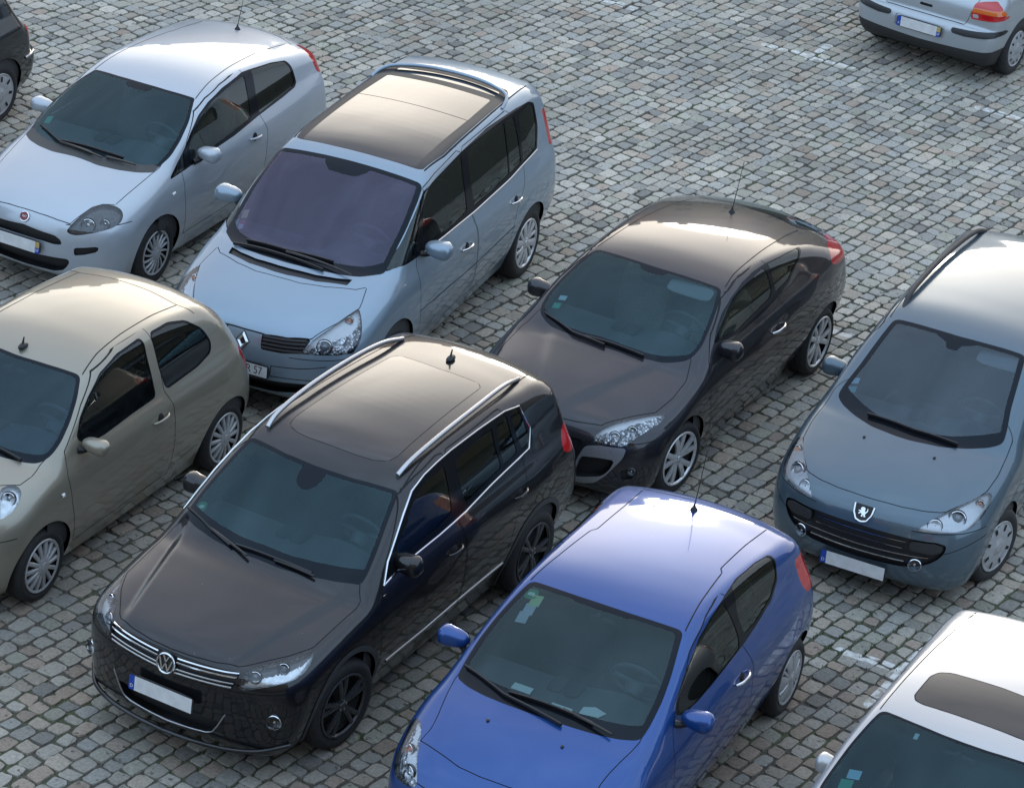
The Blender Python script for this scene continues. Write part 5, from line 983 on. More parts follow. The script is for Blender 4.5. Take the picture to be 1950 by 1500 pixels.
    C['meg'] = dict(body=CARS['meg'], label='near-black three-door coupe with silver front air-intake frame and a rod aerial on its fastback roof',
     paint=((.020, .0195, .026), .5, .36), wheel=(.312, .235, .875), arch=.365, archz=.01, tw=.205, style=st_twin, steer=-.13,
     ws=f['ws'], cowl=.06, wsin=.030, sens=[(1.1, -.2), (1.1, .16), (.97, .13), (.93, .08), (.92, -.2)],
     dlo=[[(.60, 1.08)]+f['dlo'][1:]], panes=[(f['p1'], .03, 0, 0, False), (f['p2'], .02, -1, 0, True)],
     rearwin=[(-.2, 1.24), (.46, 1.21), (.58, 1.13), (-.2, 1.13)], dark_rear=True,
     bonnet=[(.45, -.2), (.42, .66), (.345, .712), (.18, .765), (-.06, .772), (-.28, .742), (-.434, .627), (-.60, .51), (-.674, .469), (-.715, .366), (-.743, .277), (-.76, .18), (-.775, -.2)], fbump=(.655, -.42),
     doors=[[(.50, .34), (.40, .70), (.42, .95), (.60, 1.12), (.98, 1.31), (1.25, 1.36), (1.72, 1.38), (1.73, 1.05), (1.86, .92), (1.84, .60), (1.80, .34)]],
     patch=[('silver', 'front', [(.41, .62), (.51, .64), (.70, .63), (.69, .55), (.64, .47), (.58, .38), (.51, .31), (.41, .28), (.32, .28), (.30, .31), (.33, .40), (.37, .53)], .03, None),
            ('intake', 'front', [(.39, .53), (.53, .54), (.64, .53), (.61, .44), (.56, .38), (.45, .35), (.36, .33), (.35, .37), (.37, .45)], .03, None),
            ('grille', 'front', [(-.2, .69), (.38, .655), (.345, .53), (.28, .31), (.26, .27), (-.2, .26)], .02, None),
            ('fogwell', 'front', [(.68, .44), (.77, .46), (.79, .42), (.77, .37), (.70, .35)], .02, None)],
     late=[('tail', 'wrap', [(2.68, 1.05), (2.70, 1.10), (2.78, 1.16), (3.5, 1.08), (3.5, .98), (2.78, 1.0)], .03, {'y>': .62})],
     pmats={'silver': (grainy('satin_silver_paint', (.30, .30, .32), .35, .08, 60, 0, .6), -.006, True, 'intake_frame'), 'intake': (M_TRIM, .06, True, 'air_intake'), 'grille': (M_TRIM, .03, False, 'grille'), 'fogwell': (M_TRIM, .03, True, 'fog_recess'), 'tail': (M_RED, 0, True, 'tail_light')},
     lines=[('top', [(1.10, .60), (1.3, .57), (1.7, .555), (2.2, .535), (2.7, .51)], .0045)],
     lamp=f['lamp'], lampr=.03, lampstyle=dict(mat=M_CRYS, mat2=M_WHITE, depth=.035, upper=(.66, 1.1), bulbs=[(.60, .70, .042, 'bowl'), (.69, .73, .040, 'bowl')], strip=None),
     mirror=((.70, .885, 1.02), (.085, .115, .088), (.60, .77, .97)), handles=[(1.54, .83, 1.77, .838, 0, M_CHROME)],
     wipers=[f['w1'], f['w2']], aerial=(2.48, -.03, .43, 'rod'), badge=('diamond', (0, .745), .115), fogs=[(.755, .43, .034, M_DKREFL)],
     stickers=[((.49, -.57), .07, .05, simple('paper_pale', (.50, .62, .60), .6), 0), ((.41, -.58), .07, .06, simple('sticker_green', (.05, .38, .25), .6), 0)],
     cabin=dict(cowl=.22, z=1.00, seat=.42, top=1.20, w=.70, fx=1.32, rx=2.1, rv=.92, visor=(.95, .36), mat=grainy('seat_leather_beige', (.20, .19, .16), .6, .15, 60)))
    # ------------------------------------------------ dark blue-grey estate
    f = FE['peu']
    C['peu'] = dict(body=CARS['peu'], label='dark blue-grey estate car with black roof rails and silver lion emblem',
     paint=((.085, .128, .165), .5, .36), wheel=(.312, .214, .855), arch=.365, archz=.01, tw=.195, style=st_slot, steer=-.24,
     ws=f['ws'], cowl=.13, wsin=.045, sens=[(1.1, -.2), (1.1, .19), (.95, .17), (.90, .06), (.84, .05), (.84, -.2)], wglass=((.50, .58, .64), (.72, .88, 1.0), 1.65),
     dlo=[[(.50, 1.00), (.60, 1.13), (.95, 1.36), (1.12, 1.42), (1.5, 1.45), (2.3, 1.45), (3.0, 1.42), (3.12, 1.38), (3.16, 1.2), (3.08, 1.08), (2.4, 1.03), (1.4, 1.0), (.9, .985)]],
     panes=[([(.66, 1.02), (.70, 1.14), (.98, 1.34), (1.15, 1.395), (1.44, 1.42), (1.42, 1.02)], .02, 0, 0, False), ([(1.52, 1.03), (1.53, 1.42), (2.2, 1.425), (2.3, 1.06)], .02, 1, 0, False), ([(2.40, 1.06), (2.36, 1.42), (2.98, 1.395), (3.08, 1.36), (3.11, 1.2), (3.05, 1.10)], .03, -1, 0, True)],
     rearwin=[(-.2, 1.40), (.50, 1.38), (.60, 1.10), (.58, 1.04), (-.2, 1.02)], dark_rear=True,
     bonnet=[(.45, -.2), (.42, .66), (.345, .745), (-.032, .772), (-.237, .757), (-.40, .70), (-.626, .56), (-.692, .427), (-.737, .254), (-.756, .051), (-.757, -.2)], fbump=(.695, -.42),
     doors=[[(.50, .34), (.42, .70), (.44, .95), (.52, 1.05), (.95, 1.40), (1.15, 1.455), (1.49, 1.475), (1.46, 1.0), (1.50, .8), (1.48, .34)],
            [(1.495, .34), (1.515, .8), (1.475, 1.0), (1.505, 1.48), (2.36, 1.475), (2.36, 1.05), (2.30, .85), (2.22, .60), (2.18, .34)]],
     patch=[('grille', 'front', [(-.2, .658), (.13, .648), (.33, .642), (.41, .635), (.59, .632), (.655, .61), (.655, .56), (.62, .50), (.55, .45), (.46, .42), (.37, .40), (-.2, .385)], .03, None),
            ('blank', 'front', [(.40, .622), (.58, .622), (.635, .60), (.635, .56), (.57, .535), (.40, .55)], .025, None)],
     late=[('tail', 'wrap', [(3.1, 1.1), (3.7, 1.1), (3.7, .82), (3.1, .85)], .03, {'y>': .6})],
     pmats={'grille': (M_TRIM, .03, False, 'grille'), 'blank': (M_DARK, -.004, True, 'grille_blank'), 'tail': (M_RED, 0, True, 'tail_light')},
     lines=[('top', [(1.05, .60), (1.3, .60), (1.9, .59), (2.6, .575), (3.1, .55)], .0045), ('front', [(.52, .50), (.70, .56), (.86, .63)], .003)],
     lamp=f['lamp'], lampr=.03, lampstyle=dict(mat=simple('lamp_pale_bezel', (.55, .57, .60), .22, .5), mat2=M_WHITE, depth=.03, bulbs=[(.545, .735, .056, 'bowl'), (.67, .775, .064, 'proj'), (.765, .828, .032, 'amber')], strip=None),
     tubes=[('grille_bar', 'front', [(0, .612), (.37, .608)], (.008, .008), M_CHROME, 2), ('grille_bar', 'front', [(0, .562), (.35, .557)], (.008, .008), M_CHROME, 2), ('grille_bar', 'front', [(0, .505), (.55, .508)], (.008, .008), M_CHROME, 2), ('grille_bar', 'front', [(0, .455), (.38, .455)], (.008, .008), M_CHROME, 2)],
     rails=[('roof_rail', [(1.20, .545, 1.465), (1.34, .56, 1.525), (1.7, .565, 1.560), (2.4, .555, 1.555), (2.9, .525, 1.520), (3.08, .50, 1.465)], .022, M_DARK, True)],
     mirror=((.67, .865, 1.075), (.085, .115, .085), (.58, .76, 1.0)), handles=[(1.24, .86, 1.42, .86, 0, 'paint'), (2.1, .90, 2.28, .90, 1, 'paint')],
     wipers=[f['w1']], washers=[(-.17, -.29), (-.17, .29)], plates=[((-.925, 0, .315), -1, .02, 'D')], badge=('lion', (0, .735), .155), fogs=[(.462, .437, .052, M_CHROME)],
     stickers=[((.40, -.62), .09, .06, simple('paper_blue', (.40, .60, .66), .6), 0), ((.32, -.60), .07, .06, simple('sticker_teal', (.10, .36, .38), .6), 0)],
     cabin=dict(cowl=.02, z=1.04, seat=.52, top=1.26, w=.70, fx=1.25, rx=2.1, rv=.86, visor=(.93, .40)))
    # ------------------------------------------------ blue hatchback
    f = FE['cli']
    C['cli'] = dict(body=CARS['cli'], label='bright blue three-door hatchback with a rod aerial and paper slips behind its windscreen',
     paint=((.011, .064, .255), .45, .32), wheel=(.298, .209, .83), arch=.352, tw=.185, style=st_blade,
     ws=f['ws'], cowl=.12, wsin=.042, sens=[(1.05, -.2), (1.05, .25), (.90, .22), (.88, -.2)], wglass=((.55, .66, .68), (.68, .94, 1.), 1.05),
     dlo=[f['dlo']], panes=[(f['p1'], .02, 0, 0, False), (f['p2'], .03, -1, 0, False)],
     rearwin=[(-.2, 1.32), (.50, 1.30), (.60, 1.08), (.58, 1.02), (-.2, 1.0)],
     bonnet=[(.45, -.2), (.42, .64)]+f['hood']+[(-.40, .632), (-.46, .49), (-.54, .28), (-.565, .11), (-.567, -.2)], fbump=(.76, -.36),
     doors=[[(.44, .36), (.38, .70), (.40, .95), (.50, 1.10), (.90, 1.36), (1.25, 1.44), (1.56, 1.465), (1.60, 1.08), (1.70, .90), (1.70, .60), (1.66, .36)]],
     patch=[('intake', 'front', [(-.2, .48), (.42, .50), (.48, .40), (.40, .32), (-.2, .30)], .03, None)],
     late=[('tail', 'wrap', [(2.60, 1.13), (2.58, 1.24), (3.3, 1.24), (3.3, .94), (2.70, .95), (2.62, 1.03)], .03, {'y>': .52})],
     pmats={'intake': (M_TRIM, .05, False, 'lower_intake'), 'tail': (M_RED, 0, True, 'tail_light')},
     lines=[('top', [(1.0, .575), (1.33, .535), (1.78, .50), (1.82, .47), (2.27, .47), (2.62, .485)], .0045), ('top', [(2.66, -.2), (2.66, .50)], .004), ('side', [(.44, .50), (1.05, .50), (1.68, .53)], .004)],
     lamp=f['lamp'], lampr=.03, lampstyle=dict(mat=M_CRYS, mat2=M_WHITE, depth=.04, upper=(.45, .75), bulbs=[(.63, .75, .055, 'bowl'), (.70, .83, .035, 'amber')], strip=None),
     mirror=((.56, .905, 1.09), (.085, .115, .078), (.50, .76, 1.04)), handles=[(1.39, .88, 1.61, .88, 0, M_CHROME)],
     wipers=[f['w1'], f['w2']], wiperarms=[f['w2a'][::-1]], aerial=(2.50, -.03, .42, 'rod'), washers=[(-.165, -.27), (-.165, .27)], badge=('diamond', (0, .70), .13),
     plates=[((-.81, 0, .55), -1, .05, 'D')],
     stickers=[((.88, -.51), .095, .095, [simple('green_disc', (.02, .22, .09), .5), simple('disc_label', (.30, .50, .42), .5)], 'round'), ((.83, -.45), .08, .10, simple('sticker_lime', (.42, .50, .26), .6), 0), ((.75, -.46), .08, .10, simple('sticker_grey', (.40, .42, .46), .6), 0), ((.68, -.47), .08, .10, simple('sticker_grey', (.40, .42, .46), .6), 0)],
     cabin=dict(cowl=.08, z=1.10, seat=.52, top=1.26, w=.66, fx=1.22, rx=1.95, rv=.86))
    # ------------------------------------------------ pale silver hatchback
    f = FE['pun']
    C['pun'] = dict(body=CARS['pun'], label='pale silver three-door hatchback with dark oval headlights and a small round red badge',
     paint=((.44, .48, .53), .4, .38), wheel=(.302, .209, .815), arch=.358, tw=.185, style=st_thin,
     ws=f['ws'], cowl=.115, wsin=.030, sens=[(1.05, -.2), (1.05, .15), (.86, .13), (.84, .09), (.83, -.2)],
     dlo=[f['dlo']], panes=[(f['q1'], .006, -1, 0, False), (f['p1'], .02, 0, 0, False), (f['p2'], .03, -1, 0, True)],
     rearwin=[(-.2, 1.28), (.48, 1.26), (.58, 1.06), (.55, 1.02), (-.2, 1.0)],
     bonnet=[(.45, -.2), (.42, .66), (.20, .695), (.112, .683), (-.154, .661), (-.401, .638), (-.465, .55), (-.546, .494), (-.646, .462), (-.764, .419), (-.784, .305), (-.798, .111), (-.799, -.2)], fbump=(.745, -.38),
     doors=[[(.43, .33), (.40, .72), (.40, .95), (.60, 1.16), (.85, 1.32), (1.05, 1.38), (1.30, 1.425), (1.67, 1.455), (1.74, 1.02), (1.80, .88), (1.77, .62), (1.74, .33)]],
     patch=[('grille', 'front', [(-.2, .675), (.0, .672), (.16, .655), (.31, .642), (.365, .615), (.385, .568), (.31, .56), (.20, .57), (-.2, .578)], .02, None),
            ('intake', 'front', [(-.2, .42), (.17, .43), (.31, .435), (.43, .44), (.452, .42), (.43, .37), (.39, .32), (.30, .29), (-.2, .285)], .02, None),
            ('fogslot', 'front', [(.485, .545), (.50, .56), (.66, .58), (.675, .56), (.66, .53), (.57, .50), (.49, .485)], .012, None)],
     late=[('cowlpanel', 'top', [(.03, -.2), (.03, .20), (.10, .46), (.19, .62), (.20, .70), (.05, .70), (-.2, .4), (-.2, -.2)], .01, None), ('tail', 'wrap', [(2.72, 1.30), (2.80, 1.36), (3.3, 1.3), (3.3, 1.1), (2.86, 1.09), (2.78, 1.12)], .03, {'y>': .52})],
     pmats={'grille': (M_TRIM, .035, False, 'grille'), 'intake': (M_TRIM, .05, False, 'lower_intake'), 'fogslot': (M_TRIM, .02, True, 'fog_slot'), 'cowlpanel': (grainy('cowl_plastic', (.055, .053, .052), .6, .15, 80), 0, False, 'cowl_panel'), 'tail': (M_RED, 0, True, 'tail_light')},
     lines=[('top', [(.99, .545), (1.24, .515), (1.63, .48), (2.18, .45), (2.67, .46)], .0045), ('top', [(2.72, .50), (2.80, .3), (2.82, -.2)], .0045)],
     lamp=f['lamp'], lampr=.05, lampstyle=dict(mat=M_DKREFL, mat2=M_REFL, depth=.04, bulbs=[(.555, .745, .060, 'bowl'), (.665, .755, .040, 'bowl')], strip=None),
     tubes=[('side_indicator', 'side', [(.20, .795), (.25, .80)], (.022, .010), M_LETW, 2)],
     mirror=((.69, .90, 1.04), (.09, .115, .075), (.60, .79, .96)), handles=[(1.49, .882, 1.68, .868, 0, 'paint')],
     wipers=[f['w1'], f['w2']], wiperarms=[f['w1a'][::-1], f['w2a'][::-1]], aerial=(2.60, -.03, .42, 'rod'), badge=('round', (0, .735), .095),
     plates=[((-.905, -.06, .51), -1, .05, 'F')],
     stickers=[((.30, -.57), .07, .09, simple('sticker_green', (.05, .38, .25), .6), 0)],
     cabin=dict(cowl=.06, z=1.06, seat=.50, top=1.22, w=.66, fx=1.22, rx=1.95, rv=.85, mat=grainy('seat_grey', (.10, .10, .105), .85, .25, 120)))
    # ------------------------------------------------ beige small car
    f = FE['mic']
    C['mic'] = dict(body=CARS['mic'], label='beige-gold rounded three-door small car with body-coloured door pillar and a stub aerial',
     paint=((.30, .275, .22), .5, .36), wheel=(.290, .212, .81), arch=.35, tw=.175, style=st_cap14,
     ws=f['ws'], cowl=.075, wsin=.030, wglass=((.46, .57, .64), (.62, .88, 1.0), 1.2),
     panes=[(f['p1'], .03, 0, .014, False), (f['p2'], .04, -1, .014, True)],
     rearwin=[(-.2, 1.40), (.44, 1.36), (.56, 1.12), (.54, 1.04), (-.2, 1.0)],
     bonnet=[(.40, -.2), (.38, .64), (.27, .675), (.172, .655), (.051, .677), (-.077, .656), (-.16, .56), (-.30, .42), (-.46, .30), (-.52, -.2)], fbump=(.66, -.30),
     doors=[[(.40, .31), (.33, .67), (.31, .90), (.36, 1.06), (.67, 1.29), (.92, 1.44), (1.26, 1.50), (1.64, 1.50), (1.62, 1.04), (1.68, .91), (1.68, .60), (1.66, .31)]],
     patch=[('grille', 'front', [(-.2, .62), (.24, .62), (.22, .56), (-.2, .55)], .02, None), ('intake', 'front', [(-.2, .42), (.42, .43), (.38, .32), (-.2, .30)], .03, None)],
     late=[('tail', 'wrap', [(2.62, 1.0), (3.2, .95), (3.2, .72), (2.75, .75)], .04, {'y>': .48})],
     pmats={'grille': (M_TRIM, .02, False, 'grille'), 'intake': (M_TRIM, .04, False, 'lower_intake'), 'tail': (M_RED, 0, True, 'tail_light')},
     lines=[('top', [(.86, .53), (1.09, .49), (1.44, .465), (1.88, .455), (2.20, .465)], .005), ('top', [(2.24, .60), (2.20, .45), (2.205, .39), (2.23, .2), (2.235, -.2)], .0045)],
     lamp=[[q[0], q[1]] for q in f['lamp']]+[f['lamp'][-1]], lampr=.05, lampstyle=dict(mat=M_REFL, mat2=M_WHITE, depth=.04, bulbs=[(.66, .90, .05, 'bowl')], strip=None),
     tubes=[('side_indicator', 'side', [(.20, .79), (.235, .79)], (.028, .010), M_LETW, 2)],
     mirror=((.56, .875, 1.07), (.075, .115, .068), (.50, .75, 1.02)), handles=[(1.40, .862, 1.60, .872, 0, 'paint')],
     wipers=[f['w1']], aerial=(.87, -.02, 0, 'fin'), plates=[((-.68, 0, .50), -1, .05, 'F')],
     cabin=dict(cowl=.10, z=1.04, seat=.54, top=1.27, w=.66, fx=1.22, rx=1.9, rv=.70))
    # ------------------------------------------------ silver-blue hatchback seen from behind
    f = FE['gol']
    C['gol'] = dict(body=CARS['gol'], label='silver hatchback seen from behind, with black bumper strips and a red and amber tail light',
     paint=((.42, .45, .48), .5, .36), wheel=(.302, .200, .845), arch=.36, tw=.19, style=st_hole, low=(.395, .02),
     ws=[(.93, -.2), (.93, .2), (.99, .58), (.7, .65), (.42, .70), (.26, .70), (.14, .5), (.06, .2), (.05, -.2)], cowl=.07,
     dlo=[[(.55, .97), (.9, 1.22), (1.1, 1.31), (1.5, 1.35), (2.2, 1.34), (2.55, 1.29), (2.62, 1.15), (2.5, 1.04), (1.5, .97)]],
     panes=[([(.66, .99), (.95, 1.21), (1.15, 1.29), (1.45, 1.32), (1.45, 1.0)], .02, 0, 0, False), ([(1.53, 1.0), (1.53, 1.32), (2.1, 1.32), (2.2, 1.04)], .02, 1, 0, False), ([(2.28, 1.05), (2.2, 1.31), (2.5, 1.27), (2.56, 1.14)], .02, -1, 0, False)],
     rearwin=[(-.2, 1.30), (.48, 1.28), (.57, 1.02), (.55, .98), (-.2, .97)],
     bonnet=[(.4, -.2), (.38, .66), (.0, .72), (-.5, .66), (-.72, .5), (-.78, -.2)], fbump=(.66, -.40),
     doors=[[(.45, .30), (.42, .9), (.6, 1.02), (1.0, 1.30), (1.49, 1.38), (1.48, .9), (1.46, .30)], [(1.475, .30), (1.495, .9), (1.505, 1.38), (2.3, 1.36), (2.26, 1.0), (2.12, .6), (2.08, .30)]],
     tailgate=[(-.2, .66), (.35, .655), (.47, .65), (.495, .70), (.52, .81), (.56, .95), (.62, 1.30), (.5, 1.38), (-.2, 1.40)],
     patch=[('strip', 'rear', [(.36, .59), (.37, .612), (.54, .615), (.76, .622), (.855, .63), (.855, .59), (.81, .57), (.70, .56), (.51, .55), (.38, .56)], .012, None),
            ('recess', 'rear', [(-.2, .60), (.30, .60), (.30, .475), (-.2, .475)], .02, None), ('bootslot', 'rear', [(-.2, .765), (.075, .765), (.075, .735), (-.2, .735)], .008, None)],
     late=[('tail', 'rear', [(.53, .89), (.61, .91), (.73, .93), (.80, .87), (.86, .75), (.77, .735), (.63, .728), (.52, .728), (.52, .81)], .02, None),
           ('amber', 'rear', [(.525, .845), (.62, .85), (.82, .845), (.85, .795), (.62, .800), (.52, .795)], .004, None), ('reverse', 'rear', [(.535, .785), (.60, .785), (.60, .745), (.535, .745)], .004, None)],
     pmats={'strip': (M_TRIM, -.010, True, 'bumper_strip'), 'recess': ('paint', .012, False, 'plate_recess'), 'bootslot': (M_TRIM, .015, False, 'boot_handle'), 'tail': (M_RED, -.003, True, 'tail_light'), 'amber': (M_AMBER, -.003, True, 'indicator_lamp'), 'reverse': (simple('reverse_lens', (.35, .34, .34), .2), -.003, True, 'reversing_lamp')},
     mirror=((.62, .86, 1.0), (.08, .10, .075), (.55, .76, .96)), handles=[(1.24, .80, 1.42, .80, 0, 'paint'), (2.05, .83, 2.22, .83, 1, 'paint')],
     plates=[((3.262, 0, .535), 1, .03, 'F')], cabin=dict(cowl=.12, z=.97, seat=.46, top=1.18, w=.66, fx=1.2, rx=2.0))
    # ------------------------------------------------ silver car at lower right
    b = dict(CARS['gol']); b.update(hw=.87, plan=[(-.9, .79), (-.5, .84), (0, .865), (.5, .87), (2.2, .87), (2.6, .85), (3.1, .79)], prof=[(-.5, .18), (-.70, .2), (-.79, .3), (-.81, .5), (-.79, .65), (-.70, .76), (-.4, .87), (-.05, .95), (.08, .98), (.38, 1.13), (.68, 1.27), (.93, 1.365), (1.25, 1.41), (1.7, 1.425), (2.2, 1.405), (2.45, 1.385), (2.60, 1.35), (2.80, 1.05), (2.90, .93), (2.97, .8), (3.02, .66), (3.05, .58), (3.05, .45), (3.0, .33), (2.9, .24), (2.6, .2)],
      bow=[(-.9, .36), (-.2, .33), (.15, .25), (.9, .10), (1.5, .05), (1.9, 0), (2.3, -.10), (2.7, -.18), (3.0, -.24)], wb=2.44)
    C['sil'] = dict(body=b, pose=(2.656, 16.047, 1.10), label='silver car at the lower right corner with a tinted glass sunroof and silver door mirror',
     paint=((.50, .50, .505), .5, .34), wheel=(.30, .205, .82), arch=.355, tw=.185, style=st_hole,
     ws=[(.92, -.2), (.93, .15), (.96, .38), (1.0, .60), (.7, .675), (.42, .725), (.26, .725), (.14, .52), (.04, .2), (.03, -.2)], cowl=.09, wsin=.022,
     dlo=[[(.55, .98), (.9, 1.20), (1.1, 1.29), (1.5, 1.33), (2.1, 1.32), (2.4, 1.27), (2.47, 1.15), (2.35, 1.04), (1.5, .98)]],
     panes=[([(.66, 1.0), (.95, 1.19), (1.15, 1.27), (1.5, 1.30), (1.5, 1.01)], .02, 0, 0, False), ([(1.58, 1.01), (1.58, 1.30), (2.1, 1.29), (2.35, 1.24), (2.40, 1.14), (2.2, 1.05)], .02, -1, 0, False)],
     rearwin=[(-.2, 1.28), (.46, 1.26), (.55, 1.04), (.52, 1.0), (-.2, .98)],
     bonnet=[(.4, -.2), (.38, .64), (.0, .70), (-.45, .62), (-.66, .45), (-.72, -.2)], fbump=(.64, -.40),
     doors=[[(.45, .30), (.42, .9), (.6, 1.02), (1.0, 1.29), (1.54, 1.36), (1.56, .9), (1.54, .30)]],
     late=[('sunroof', 'top', [(1.14, -.2), (1.15, .38), (1.17, .44), (1.22, .468), (1.47, .462), (1.54, .43), (1.57, .36), (1.59, -.2)], .03, None), ('tail', 'wrap', [(2.62, 1.0), (3.2, .95), (3.2, .72), (2.75, .75)], .04, {'y>': .5})],
     pmats={'sunroof': (glass('sunroof_glass', (.05, .05, .05), (1, 1, 1), 1.7), 0, False, 'sunroof'), 'tail': (M_RED, 0, True, 'tail_light')},
     lines=[('top', [(1.14, -.2), (1.15, .38), (1.17, .44), (1.22, .468), (1.47, .462), (1.54, .43), (1.57, .36), (1.59, -.2)], .007), ('top', [(1.0, .615), (1.4, .60), (1.9, .58), (2.5, .545)], .004), ('top', [(2.44, .52), (2.46, .3), (2.47, -.2)], .0035)],
     lamp=None, mirror=((.70, .80, 1.0), (.075, .085, .075), (.62, .73, .95)),
     stickers=[((.50, -.55), .09, .07, simple('paper_blue', (.40, .60, .66), .6), 0), ((.42, -.57), .09, .09, simple('sticker_green', (.05, .38, .25), .6), 0), ((.86, -.30), .03, .05, simple('paper_pale', (.5, .62, .6), .6), 0)],
     wipers=[[(.10, -.5), (.10, .1)]], cabin=dict(cowl=.10, z=.97, seat=.46, top=1.16, w=.64, fx=1.2, rx=1.9, rv=.84))
    C['sil'].pop('lamp')
    # ------------------------------------------------ dark car at upper left
    C['dar'] = dict(body=CARS['gol'], pose=(-7.14, 26.515, 1.10), label='green-black car at the upper left corner with red tail light and silver hubcap',
     paint=((.006, .010, .012), .2, .3), wheel=(.305, .215, .845), arch=.365, tw=.19, style=st_slot,
     ws=C['gol']['ws'], cowl=.07, dlo=C['gol']['dlo'], panes=C['gol']['panes'], rearwin=C['gol']['rearwin'], bonnet=C['gol']['bonnet'], fbump=(.66, -.40), doors=C['gol']['doors'],
     late=[('tail', 'wrap', [(2.95, .93), (3.4, .92), (3.4, .66), (3.0, .66)], .02, {'y>': .5})], pmats={'tail': (M_RED, 0, True, 'tail_light')},
     tubes=[('bumper_strip', 'side', [(2.90, .575), (3.12, .575)], (.025, .012), M_CHROME, 2)],
     mirror=C['gol']['mirror'], handles=C['gol']['handles'], plates=[((3.262, 0, .535), 1, .03, 'F')], cabin=dict(cowl=.12, z=.97, seat=.46, top=1.18, w=.66, fx=1.2, rx=2.0))
    for k, p in POSES.items(): C[k]['pose'] = p
    return C

def stone_material():
    m, t, b = nt('granite_setts'); N = t.nodes.new; L = t.links.new
    at = N('ShaderNodeAttribute'); at.attribute_name = 'tint'
    geo = N('ShaderNodeNewGeometry'); tc = N('ShaderNodeTexCoord')
    n1 = N('ShaderNodeTexNoise'); n1.inputs['Scale'].default_value = 38; n1.inputs['Detail'].default_value = 8; n1.inputs['Roughness'].default_value = .7
    n2 = N('ShaderNodeTexNoise'); n2.inputs['Scale'].default_value = .55; n2.inputs['Detail'].default_value = 5
    n3 = N('ShaderNodeTexNoise'); n3.inputs['Scale'].default_value = 17; n3.inputs['Detail'].default_value = 4
    for n in (n1, n2, n3): L(tc.outputs['Object'], n.inputs['Vector'])
    r1 = N('ShaderNodeMapRange'); r1.inputs[1].default_value = .25; r1.inputs[2].default_value = .75; r1.inputs[3].default_value = .60; r1.inputs[4].default_value = 1.30
    L(n1.outputs['Fac'], r1.inputs[0])
    r2 = N('ShaderNodeMapRange'); r2.inputs[1].default_value = .3; r2.inputs[2].default_value = .7; r2.inputs[3].default_value = .80; r2.inputs[4].default_value = 1.14
    L(n2.outputs['Fac'], r2.inputs[0])
    mu = N('ShaderNodeMath'); mu.operation = 'MULTIPLY'; L(r1.outputs[0], mu.inputs[0]); L(r2.outputs[0], mu.inputs[1])
    vm = N('ShaderNodeVectorMath'); vm.operation = 'SCALE'; L(at.outputs['Color'], vm.inputs[0]); L(mu.outputs[0], vm.inputs['Scale'])
    # dark pits
    r3 = N('ShaderNodeMapRange'); r3.inputs[1].default_value = .64; r3.inputs[2].default_value = .70; L(n3.outputs['Fac'], r3.inputs[0])
    mp = N('ShaderNodeMix'); mp.data_type = 'RGBA'; mp.inputs[7].default_value = (.045, .045, .04, 1)
    k = N('ShaderNodeMath'); k.operation = 'MULTIPLY'; k.inputs[1].default_value = .7; L(r3.outputs[0], k.inputs[0])
    L(vm.outputs[0], mp.inputs[6]); L(k.outputs[0], mp.inputs[0])
    # worn white parking marks: distance to line segments on the square
    sx = N('ShaderNodeSeparateXYZ'); L(geo.outputs['Position'], sx.inputs[0]); cur = None
    flat = N('ShaderNodeCombineXYZ'); L(sx.outputs[0], flat.inputs[0]); L(sx.outputs[1], flat.inputs[1])
    for (ax, ay, bx, by, w) in MARKS:
        A = Vector((ax, ay, 0)); B = Vector((bx, by, 0)); D = (B-A); ln = D.length; D.normalize()
        s1 = N('ShaderNodeVectorMath'); s1.operation = 'SUBTRACT'; L(flat.outputs[0], s1.inputs[0]); s1.inputs[1].default_value = A
        dt = N('ShaderNodeVectorMath'); dt.operation = 'DOT_PRODUCT'; L(s1.outputs[0], dt.inputs[0]); dt.inputs[1].default_value = D
        cl = N('ShaderNodeClamp'); cl.inputs['Max'].default_value = ln; L(dt.outputs['Value'], cl.inputs[0])
        sc = N('ShaderNodeVectorMath'); sc.operation = 'SCALE'; sc.inputs[0].default_value = D; L(cl.outputs[0], sc.inputs['Scale'])
        df = N('ShaderNodeVectorMath'); df.operation = 'DISTANCE'; L(s1.outputs[0], df.inputs[0]); L(sc.outputs[0], df.inputs[1])
        lt = N('ShaderNodeMath'); lt.operation = 'LESS_THAN'; lt.inputs[1].default_value = w/2; L(df.outputs['Value'], lt.inputs[0])
        if cur is None: cur = lt
        else:
            mxn = N('ShaderNodeMath'); mxn.operation = 'MAXIMUM'; L(cur.outputs[0], mxn.inputs[0]); L(lt.outputs[0], mxn.inputs[1]); cur = mxn
    n4 = N('ShaderNodeTexNoise'); n4.inputs['Scale'].default_value = 14; n4.inputs['Detail'].default_value = 7; L(tc.outputs['Object'], n4.inputs['Vector'])
    w4 = N('ShaderNodeMapRange'); w4.inputs[1].default_value = .40; w4.inputs[2].default_value = .56; w4.inputs[3].default_value = .25; w4.inputs[4].default_value = .95; L(n4.outputs['Fac'], w4.inputs[0])
    top = N('ShaderNodeMath'); top.operation = 'GREATER_THAN'; top.inputs[1].default_value = -.010; L(sx.outputs[2], top.inputs[0])
    a1 = N('ShaderNodeMath'); a1.operation = 'MULTIPLY'; L(cur.outputs[0], a1.inputs[0]); L(w4.outputs[0], a1.inputs[1])
    a2 = N('ShaderNodeMath'); a2.operation = 'MULTIPLY'; L(a1.outputs[0], a2.inputs[0]); L(top.outputs[0], a2.inputs[1])
    mw = N('ShaderNodeMix'); mw.data_type = 'RGBA'; mw.inputs[7].default_value = (.62, .61, .58, 1); L(mp.outputs[2], mw.inputs[6]); L(a2.outputs[0], mw.inputs[0])
    L(mw.outputs[2], b.inputs['Base Color'])
